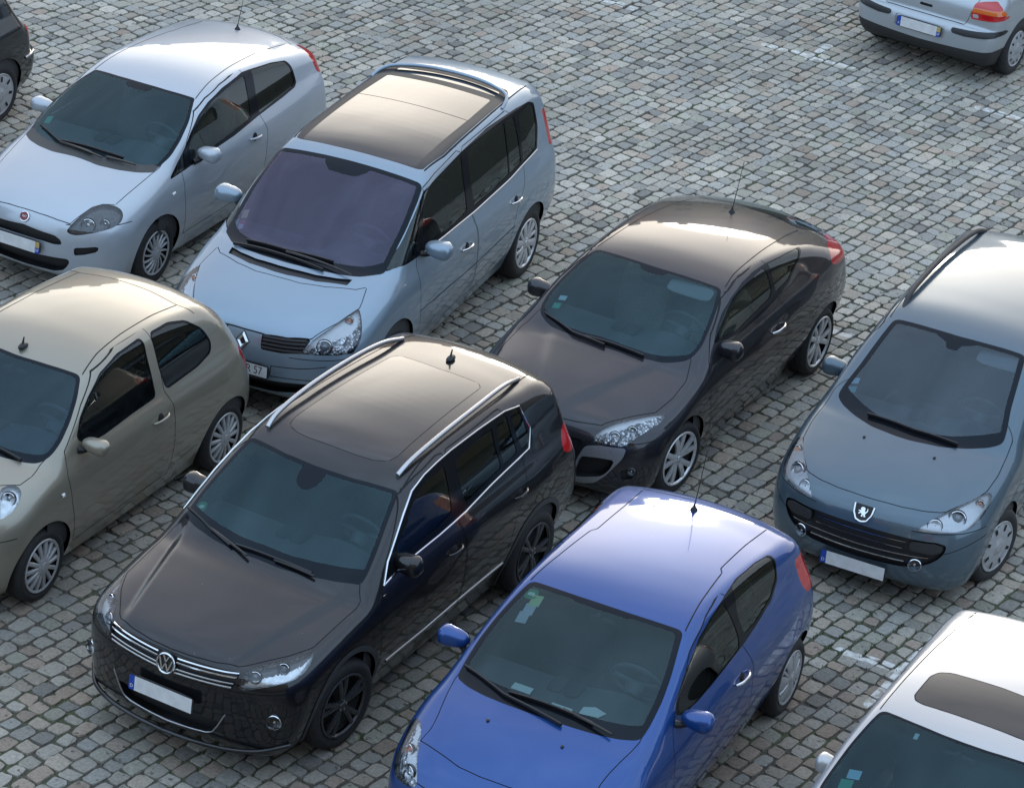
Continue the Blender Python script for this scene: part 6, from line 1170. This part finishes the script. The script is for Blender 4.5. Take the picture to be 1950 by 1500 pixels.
    rr = N('ShaderNodeMapRange'); rr.inputs[3].default_value = .78; rr.inputs[4].default_value = .95; b.inputs['Specular IOR Level'].default_value = .25; L(n1.outputs['Fac'], rr.inputs[0]); L(rr.outputs[0], b.inputs['Roughness'])
    bp = N('ShaderNodeBump'); bp.inputs['Strength'].default_value = .55; bp.inputs['Distance'].default_value = .006
    ad = N('ShaderNodeMath'); ad.operation = 'SUBTRACT'; L(n1.outputs['Fac'], ad.inputs[0]); L(r3.outputs[0], ad.inputs[1]); L(ad.outputs[0], bp.inputs['Height']); L(bp.outputs[0], b.inputs['Normal'])
    return m
def joint_material():
    m, t, b = nt('joint_dirt_and_moss'); N = t.nodes.new; L = t.links.new
    tc = N('ShaderNodeTexCoord')
    n1 = N('ShaderNodeTexNoise'); n1.inputs['Scale'].default_value = 1.1; n1.inputs['Detail'].default_value = 6; n1.inputs['Roughness'].default_value = .65
    n2 = N('ShaderNodeTexNoise'); n2.inputs['Scale'].default_value = 60; n2.inputs['Detail'].default_value = 6
    for n in (n1, n2): L(tc.outputs['Object'], n.inputs['Vector'])
    r = N('ShaderNodeMapRange'); r.inputs[1].default_value = .46; r.inputs[2].default_value = .62; L(n1.outputs['Fac'], r.inputs[0])
    mx = N('ShaderNodeMix'); mx.data_type = 'RGBA'; mx.inputs[6].default_value = (.080, .068, .056, 1); mx.inputs[7].default_value = (.072, .085, .040, 1); L(r.outputs[0], mx.inputs[0])
    r2 = N('ShaderNodeMapRange'); r2.inputs[1].default_value = .3; r2.inputs[2].default_value = .7; r2.inputs[3].default_value = .5; r2.inputs[4].default_value = 1.5; L(n2.outputs['Fac'], r2.inputs[0])
    vm = N('ShaderNodeVectorMath'); vm.operation = 'SCALE'; L(mx.outputs[2], vm.inputs[0]); L(r2.outputs[0], vm.inputs['Scale'])
    L(vm.outputs[0], b.inputs['Base Color']); setp(b, Roughness=.95)
    bp = N('ShaderNodeBump'); bp.inputs['Distance'].default_value = .02; bp.inputs['Strength'].default_value = .8; L(n2.outputs['Fac'], bp.inputs['Height']); L(bp.outputs[0], b.inputs['Normal'])
    return m
def paving():
    rng = np.random.default_rng(7)
    # one sheet of ground to the horizon
    g = mesh_np('ground', [(-400, -400, -.015), (400, -400, -.015), (400, 400, -.015), (-400, 400, -.015)], [(0, 1, 2, 3)], None, [joint_material()]); lbl(g, None, None, None, 'structure')
    ang = math.radians(56.); e = np.array([math.cos(ang), math.sin(ang)]); f = np.array([-math.sin(ang), math.cos(ang)])
    Q = []; O = np.array([0., 26.])
    v = -17.
    while v < 17.:
        w = rng.uniform(.120, .158); u = -17.-rng.uniform(0, .2); wob = rng.uniform(0, 6.28)
        while u < 17.:
            l = rng.choice([rng.uniform(.120, .16), rng.uniform(.155, .21)], p=[.55, .45])
            c = O+(u+l/2)*e+(v+w/2)*f
            if -8.5 < c[0] < 9.5 and 14.0 < c[1] < 39.5: Q.append((u, v, l, w, wob))
            u += l
        v += w
    Q = np.array(Q); n = len(Q)
    s = np.array([-1, -.95, -.45, .45, .95, 1.]); k = len(s)
    SU, SV = np.meshgrid(s, s, indexing='ij'); SU = SU.ravel(); SV = SV.ravel()
    rad = np.maximum(np.abs(SU), np.abs(SV))
    # rounded corners
    cr = np.where((np.abs(SU) > .8) & (np.abs(SV) > .8), .91, 1.)
    gap = rng.uniform(.0030, .0100, n)
    j = rng.normal(0, .0062, (n, 4, 2))                           # corner jitter
    hu = (Q[:, 2]/2-gap)[:, None]; hv = (Q[:, 3]/2-gap)[:, None]
    U = SU*cr*hu; Vv = SV*cr*hv
    wts = np.stack([(1-SU)*(1-SV), (1+SU)*(1-SV), (1+SU)*(1+SV), (1-SU)*(1+SV)], 1)/4
    J = np.einsum('pc,ncd->npd', wts, j)
    edge = rng.normal(0, .0035, (n, k*k, 2))*(rad > .8)[None, :, None]
    U = U+J[:, :, 0]+edge[:, :, 0]; Vv = Vv+J[:, :, 1]+edge[:, :, 1]
    uu = Q[:, 0][:, None]+Q[:, 2][:, None]/2+U
    wave = .012*np.sin(uu*.9+1.3)+.02*np.sin(uu*.31+.4)
    vv = Q[:, 1][:, None]+Q[:, 3][:, None]/2+Vv+wave
    uw = uu+.015*np.sin(vv*.8)
    z = np.where(rad > .95, -.045, np.where(rad > .8, -.003, 0.))[None, :]+rng.normal(0, .0025, n)[:, None]
    tilt = rng.normal(0, .014, (n, 2)); z = z+(tilt[:, :1]*U+tilt[:, 1:]*Vv)+rng.normal(0, .0012, (n, k*k))
    X = O[0]+uw*e[0]+vv*f[0]; Y = O[1]+uw*e[1]+vv*f[1]
    V = np.stack([X, Y, z], 2).reshape(-1, 3)
    q = np.array([(a*k+b, (a+1)*k+b, (a+1)*k+b+1, a*k+b+1) for a in range(k-1) for b in range(k-1)])
    F = (np.arange(n)[:, None, None]*k*k+q[None]).reshape(-1, 4)
    me = bpy.data.meshes.new('cobblestone_paving'); me.vertices.add(len(V)); me.vertices.foreach_set('co', V.ravel())
    me.loops.add(len(F)*4); me.loops.foreach_set('vertex_index', F.ravel().astype(np.int32)); me.polygons.add(len(F))
    me.polygons.foreach_set('loop_start', np.arange(len(F), dtype=np.int32)*4); me.polygons.foreach_set('use_smooth', np.zeros(len(F), bool)); me.update(calc_edges=True)
    base = np.array([(.228, .222, .206), (.248, .242, .228), (.212, .216, .214), (.198, .205, .210), (.235, .210, .186), (.255, .228, .200), (.215, .220, .196), (.165, .166, .166), (.275, .265, .245), (.145, .146, .148), (.225, .186, .162)])
    pr = np.array([.20, .18, .14, .08, .07, .05, .09, .06, .07, .03, .03]); pr /= pr.sum()
    P2 = O+(Q[:, :1]+Q[:, 2:3]/2)*e+(Q[:, 1:2]+Q[:, 3:4]/2)*f
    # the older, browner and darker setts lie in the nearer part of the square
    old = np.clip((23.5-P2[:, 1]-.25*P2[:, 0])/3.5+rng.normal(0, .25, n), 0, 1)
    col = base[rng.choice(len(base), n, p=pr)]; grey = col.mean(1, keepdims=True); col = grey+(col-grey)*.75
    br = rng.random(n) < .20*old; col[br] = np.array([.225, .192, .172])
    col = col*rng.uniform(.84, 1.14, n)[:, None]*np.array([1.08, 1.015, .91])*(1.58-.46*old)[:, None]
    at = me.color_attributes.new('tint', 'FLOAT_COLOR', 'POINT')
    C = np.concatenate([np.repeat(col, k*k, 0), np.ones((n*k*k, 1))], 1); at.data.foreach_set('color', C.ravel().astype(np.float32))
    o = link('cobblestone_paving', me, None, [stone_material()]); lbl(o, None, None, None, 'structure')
    # moss and grass growing in the joints
    rng = np.random.default_rng(11); V = []; F = []
    cells = rng.uniform((-7, 15.5), (8, 37), (46, 2)); cells = np.concatenate([cells, [(1.9, 21.4), (2.2, 20.6), (2.0, 22.3), (2.6, 20.3), (1.2, 24.6), (1.6, 23.9), (-4.4, 29.3), (-5.2, 28.1), (-3.0, 30.4), (-.6, 21.9), (.1, 26.3), (3.3, 25.9)]])
    for cx_, cy_ in cells:
        for _ in range(rng.integers(60, 200)):
            p = np.array([cx_, cy_])+rng.normal(0, .38, 2); r_ = p-O; pu, pv = r_ @ e, r_ @ f
            pv -= .012*math.sin(pu*.9+1.3)+.02*math.sin(pu*.31+.4)
            i = np.where((np.abs(Q[:, 0]+Q[:, 2]/2-pu) < Q[:, 2]/2) & (np.abs(Q[:, 1]+Q[:, 3]/2-pv) < Q[:, 3]/2))[0]
            if not len(i): continue
            u0, v0, l, w, _w = Q[i[0]]; 
            if rng.random() < .6: v1 = v0+rng.normal(0, .004); u1 = pu
            else: u1 = u0+rng.normal(0, .004); v1 = pv
            v1 += .012*math.sin(u1*.9+1.3)+.02*math.sin(u1*.31+.4)
            x, y = O+u1*e+v1*f
            for _b in range(4):
                a = rng.uniform(0, 6.28); h = rng.uniform(.006, .022); ww = rng.uniform(.002, .005); px_, py_ = x+rng.normal(0, .006), y+rng.normal(0, .006)
                lx, ly = math.cos(a), math.sin(a); b0 = len(V)
                V += [(px_-ly*ww, py_+lx*ww, -.02), (px_+ly*ww, py_-lx*ww, -.02), (px_+lx*h*.6+ly*ww*.5, py_+ly*h*.6-lx*ww*.5, -.012+h), (px_+lx*h*.9, py_+ly*h*.9, -.010+h*1.1)]
                F += [(b0, b0+1, b0+2), (b0, b0+2, b0+3)]
    o = mesh_np('joint_moss', V, F, None, [grainy('moss_green', (.060, .095, .030), .9, .45, 6)], smooth=False)
    lbl(o, 'low green moss and grass blades growing in the paving joints', 'moss', None, 'stuff')
def house(loc, rz, w, dep, h, roof, wall_col, roof_col, label, floors, cols, seed=1, chim=2):
    """town house: loc = middle of its front foot; front faces local -y"""
    r = bpy.data.objects.new('town_house', None); COL.objects.link(r); r.location = loc; r.rotation_euler = (0, 0, rz); lbl(r, label, 'house', 'old town houses around the square')
    wm = grainy('plaster_%s' % wall_col[0], wall_col[1], .9, .12, 1.5); rm = grainy('roof_tiles_%s' % roof_col[0], roof_col[1], .8, .25, 7, .4)
    m = MB(); fh = h/floors; cw = w/cols; ww, wh = cw*.42, fh*.55
    # front wall with real openings
    xs = [-w/2]; 
    for i in range(cols): xs += [-w/2+cw*(i+.5)-ww/2, -w/2+cw*(i+.5)+ww/2]
    xs.append(w/2); zs = [0.]
    for k in range(floors): zs += [fh*k+fh*.25, fh*k+fh*.25+wh]
    zs.append(h)
    for i in range(len(xs)-1):
        for k in range(len(zs)-1):
            if i % 2 == 1 and k % 2 == 1: continue
            m.add([(xs[i], 0, zs[k]), (xs[i+1], 0, zs[k]), (xs[i+1], 0, zs[k+1]), (xs[i], 0, zs[k+1])], [(0, 1, 2, 3)])
    m.add([(-w/2, 0, 0), (-w/2, dep, 0), (-w/2, dep, h), (-w/2, 0, h)], [(3, 2, 1, 0)]); m.add([(w/2, 0, 0), (w/2, dep, 0), (w/2, dep, h), (w/2, 0, h)], [(0, 1, 2, 3)]); m.add([(-w/2, dep, 0), (w/2, dep, 0), (w/2, dep, h), (-w/2, dep, h)], [(3, 2, 1, 0)])
    for sx in (-1, 1): m.add([(sx*w/2, 0, h), (sx*w/2, dep, h), (sx*w/2, dep/2, h+roof)], [(0, 1, 2)])
    m.build('wall', r, wm, smooth=False, car=False)
    rf = MB(); o_ = .45
    for sy in (0, 1):
        y0 = -o_ if sy == 0 else dep+o_; y1 = dep/2; z0 = h-o_*roof/(dep/2); z1 = h+roof
        rf.add([(-w/2-o_, y0, z0), (w/2+o_, y0, z0), (w/2+o_, y1, z1), (-w/2-o_, y1, z1), (-w/2-o_, y0, z0-.25), (w/2+o_, y0, z0-.25), (w/2+o_, y1, z1-.25), (-w/2-o_, y1, z1-.25)], [(0, 1, 2, 3), (4, 7, 6, 5), (0, 4, 5, 1), (1, 5, 6, 2), (3, 2, 6, 7), (0, 3, 7, 4)])
    ro = rf.build('roof', r, rm, smooth=False, car=False)
    rng = random.Random(seed)
    for c in range(chim):
        x = w*(-.35+.7*c/max(1, chim-1))+rng.uniform(-.5, .5); b = MB(); b.box((x, dep/2+rng.uniform(-1, 1), h+roof*.95), (.45, .35, 1.15), .05); b.build('chimney', ro, grainy('brick_dark', (.13, .07, .055), .9, .3, 9), smooth=False, car=False)
    fr = simple('window_frame_pale', (.45, .44, .41), .5); gl = simple('house_window_glass', (.02, .024, .03), .05)
    for i in range(cols):
        for k in range(floors):
            x0, x1 = xs[1+2*i], xs[2+2*i]; z0, z1 = zs[1+2*k], zs[2+2*k]; f = MB(); t = .09
            for (a0, a1, b0, b1) in ((x0, x0+t, z0, z1), (x1-t, x1, z0, z1), (x0+t, x1-t, z0, z0+t), (x0+t, x1-t, z1-t, z1), ((x0+x1)/2-.035, (x0+x1)/2+.035, z0+t, z1-t)):
                f.box(((a0+a1)/2, .10, (b0+b1)/2), ((a1-a0)/2, .05, (b1-b0)/2), .02)
            fo = f.build('window', r, fr, smooth=False, car=False)
            g = MB(); g.add([(x0+t, .12, z0+t), (x1-t, .12, z0+t), (x1-t, .12, z1-t), (x0+t, .12, z1-t)], [(0, 1, 2, 3)]); g.build('pane', fo, gl, smooth=False, car=False)
    nd = max(1, cols//2)
    for i in range(nd):
        x = -w/2+w*(i+.5)/nd; sl = roof/(dep/2); y0 = 1.0; z0 = h+sl*y0; d = MB(); hh = 1.5
        y1 = y0+hh/sl
        d.add([(x-.7, y0, z0-.1), (x+.7, y0, z0-.1), (x+.7, y0, z0+hh), (x-.7, y0, z0+hh), (x-.7, y1, z0+hh), (x+.7, y1, z0+hh), (x, y0, z0+hh+.7), (x, y1+.7/sl, z0+hh+.7)], [(0, 1, 2, 3), (3, 2, 6), (0, 3, 4), (1, 5, 2), (3, 6, 7, 4), (2, 5, 7, 6)])
        d.build('dormer', ro, wm, smooth=False, car=False)
    return r
def sky(sun_el, sun_az):
    w = bpy.data.worlds.new('World'); S.world = w; w.use_nodes = True; t = w.node_tree; N = t.nodes.new; L = t.links.new
    bg = t.nodes['Background']
    sk = N('ShaderNodeTexSky'); sk.sky_type = 'NISHITA'; sk.sun_disc = False; sk.sun_elevation = sun_el; sk.sun_rotation = sun_az; sk.air_density = SKY['air']; sk.dust_density = SKY['dust']; sk.ozone_density = SKY['ozone']; sk.altitude = 200
    tc = N('ShaderNodeTexCoord'); sp = N('ShaderNodeSeparateXYZ'); L(tc.outputs['Generated'], sp.inputs[0])
    # thin broken cloud, brighter towards the bright evening horizon
    mp = N('ShaderNodeMapping'); mp.inputs['Scale'].default_value = (1, 1, 2.2); L(tc.outputs['Generated'], mp.inputs[0])
    n = N('ShaderNodeTexNoise'); n.inputs['Scale'].default_value = 2.6; n.inputs['Detail'].default_value = 8; n.inputs['Roughness'].default_value = .58; n.inputs['Distortion'].default_value = .4; L(mp.outputs[0], n.inputs['Vector'])
    r = N('ShaderNodeMapRange'); r.inputs[1].default_value = SKY['c0']; r.inputs[2].default_value = SKY['c1']; r.inputs[3].default_value = SKY['cmin']; r.inputs[4].default_value = SKY['cmax']; L(n.outputs['Fac'], r.inputs[0])
    # cloud light: function of direction towards the glow
    wd = N('ShaderNodeVectorMath'); wd.operation = 'MULTIPLY'; wd.inputs[1].default_value = (.55, 1, 1); L(tc.outputs['Generated'], wd.inputs[0]); wn = N('ShaderNodeVectorMath'); wn.operation = 'NORMALIZE'; L(wd.outputs[0], wn.inputs[0])
    g = N('ShaderNodeVectorMath'); g.operation = 'DOT_PRODUCT'; L(wn.outputs[0], g.inputs[0]); gd = Vector((math.sin(SKY['gaz'])*math.cos(SKY['gel']), math.cos(SKY['gaz'])*math.cos(SKY['gel']), math.sin(SKY['gel']))); g.inputs[1].default_value = gd
    cr = N('ShaderNodeValToRGB'); L(g.outputs['Value'], cr.inputs[0])
    while len(cr.color_ramp.elements) < len(SKY['ramp']): cr.color_ramp.elements.new(.5)
    for el, (p, c) in zip(cr.color_ramp.elements, SKY['ramp']): el.position = p; el.color = (*c, 1)
    sc = N('ShaderNodeVectorMath'); sc.operation = 'SCALE'; L(cr.outputs[0], sc.inputs[0]); sc.inputs['Scale'].default_value = SKY['cs']
    mx = N('ShaderNodeMix'); mx.data_type = 'RGBA'; L(r.outputs[0], mx.inputs[0]); L(sk.outputs[0], mx.inputs[6]); L(sc.outputs[0], mx.inputs[7])
    L(mx.outputs[2], bg.inputs[0]); bg.inputs[1].default_value = SKY['strength']
    s = bpy.data.lights.new('sun', 'SUN'); o = bpy.data.objects.new('sun', s); COL.objects.link(o); s.energy = SKY['sun']; s.angle = math.radians(SKY['sunang']); s.color = (1., .93, .84)
    dv = Vector((math.sin(sun_az)*math.cos(sun_el), math.cos(sun_az)*math.cos(sun_el), math.sin(sun_el)))
    o.rotation_euler = dv.to_track_quat('Z', 'Y').to_euler()
def camera():
    cam = bpy.data.cameras.new('camera'); co = bpy.data.objects.new('camera', cam); COL.objects.link(co); S.camera = co
    p, r, h, f = CAM['pitch'], CAM['roll'], CAM['h'], CAM['f']
    r0 = np.array([1., 0, 0]); u0 = np.array([0, math.sin(p), math.cos(p)]); fw = np.array([0, math.cos(p), -math.sin(p)])
    R_ = math.cos(r)*r0-math.sin(r)*u0; U_ = math.sin(r)*r0+math.cos(r)*u0
    M = np.eye(4); M[:3, 0] = R_; M[:3, 1] = U_; M[:3, 2] = -fw; M[:3, 3] = (0, 0, h); co.matrix_world = Matrix(M.tolist())
    cam.sensor_width = 36; cam.lens = f/1950*36; cam.clip_end = 1500; cam.clip_start = .5

MARKS = [(2.42, 32.36, 3.34, 31.92, .10), (4.65, 31.08, 5.30, 30.76, .10), (2.89, 32.05, 3.12, 32.50, .10), (2.62, 20.04, 3.10, 19.82, .10), (2.80, 19.33, 3.36, 20.32, .10), (2.76, 25.45, 2.98, 25.35, .10), (2.86, 24.83, 3.12, 25.24, .10), (.60, 33.30, .98, 33.09, .10), (-1.3, 34.1, -.7, 33.85, .10)]
SKY = dict(air=1.0, dust=1.5, ozone=2.0, c0=.30, c1=.66, cmin=.62, cmax=.97, gaz=math.radians(6), gel=math.radians(12), cs=62., strength=.13, sun=.5, sunang=12.,
  ramp=[(0., (.150, .200, .262)), (.40, (.158, .206, .264)), (.66, (.142, .166, .205)), (.80, (.138, .146, .172)), (.885, (.150, .152, .164)), (.935, (.235, .228, .225)), (.966, (.44, .41, .37)), (.992, (.66, .60, .52))])
std()
camera()
sky(math.radians(14), math.radians(6))
S.view_settings.view_transform = 'Standard'; S.view_settings.look = 'None'; S.view_settings.exposure = -.08; S.view_settings.gamma = 1
paving()
SP = SPEC()
import time
for k in (ONLY or SP):
    t0 = time.time(); build_car(k, SP[k]); print(k, round(time.time()-t0, 2))
W1 = ('cream', (.30, .28, .24)); W2 = ('grey', (.20, .20, .21)); W3 = ('ochre', (.28, .22, .15)); R1 = ('slate', (.06, .06, .065)); R2 = ('red', (.20, .085, .06))
house((-19, 62, 0), 0., 13.7, 11, 8.2, 4.6, W1, R1, 'cream plastered house with slate roof, leftmost of the row at the far end', 3, 5, 1)
house((-5.5, 62.3, 0), 0., 13.7, 11, 7.4, 4.6, W2, R2, 'grey plastered house with red roof at the far end of the square', 3, 5, 2)
house((8, 62, 0), 0., 13.7, 11, 8.6, 4.6, W3, R1, 'ochre plastered house with slate roof at the far end of the square', 3, 5, 3)
house((22, 62.5, 0), 0., 14, 11, 7.8, 4.6, W1, R2, 'cream plastered house with red roof, rightmost of the row at the far end', 3, 5, 4)
house((-24, 26, 0), PI/2, 16, 11, 10., 5., W2, R1, 'tall grey house with slate roof on the left side of the square', 3, 6, 5)
house((29, 30, 0), -PI/2, 18, 11, 10.5, 5., W3, R1, 'unseen tall ochre house with slate roof, added on the right to darken car sides', 3, 6, 7)  # added out of view so less side light reaches the cars
house((0, -3.0, 0), PI, 44, 12, 13.5, 4.5, W1, R1, 'long cream building the square is overlooked from', 4, 14, 6, 3)

def paper(car, pts, z, label):
    """a slip of paper lying on the dashboard of a parked car"""
    X, Y, a = SP[car]['pose']; mb = MB(); V = [(x, y, z+dz) for x, y, dz in pts]; n = len(V)
    mb.add(V+[(x, y, q-.002) for x, y, q in V], [list(range(n)), list(range(2*n-1, n-1, -1))]+[[i, (i+1) % n, n+(i+1) % n, n+i] for i in range(n)])
    o = mb.build('paper_slip', None, simple('paper_white', (.70, .78, .76), .7), smooth=False); o.location = (X, Y, 0); o.rotation_euler = (0, 0, a+PI); lbl(o, label, 'paper', 'paper slips on the dashboard of the blue hatchback')
if not ONLY:
    paper('cli', [(.235, -.31, .012), (.235, -.17, .012), (.30, -.17, .02), (.30, -.31, .02)], 1.062, 'small white paper slip on the dashboard, passenger side, behind the left wiper')
    paper('cli', [(.20, .00, .006), (.20, .15, .006), (.235, .15, .012), (.235, .00, .012)], 1.062, 'narrow white paper strip at the middle of the dashboard behind the wiper blade')
    paper('cli', [(.215, .20, .012), (.24, .33, .012), (.30, .36, .02), (.33, .27, .02), (.29, .20, .02)], 1.062, 'five-sided white paper slip on the dashboard below the steering wheel')
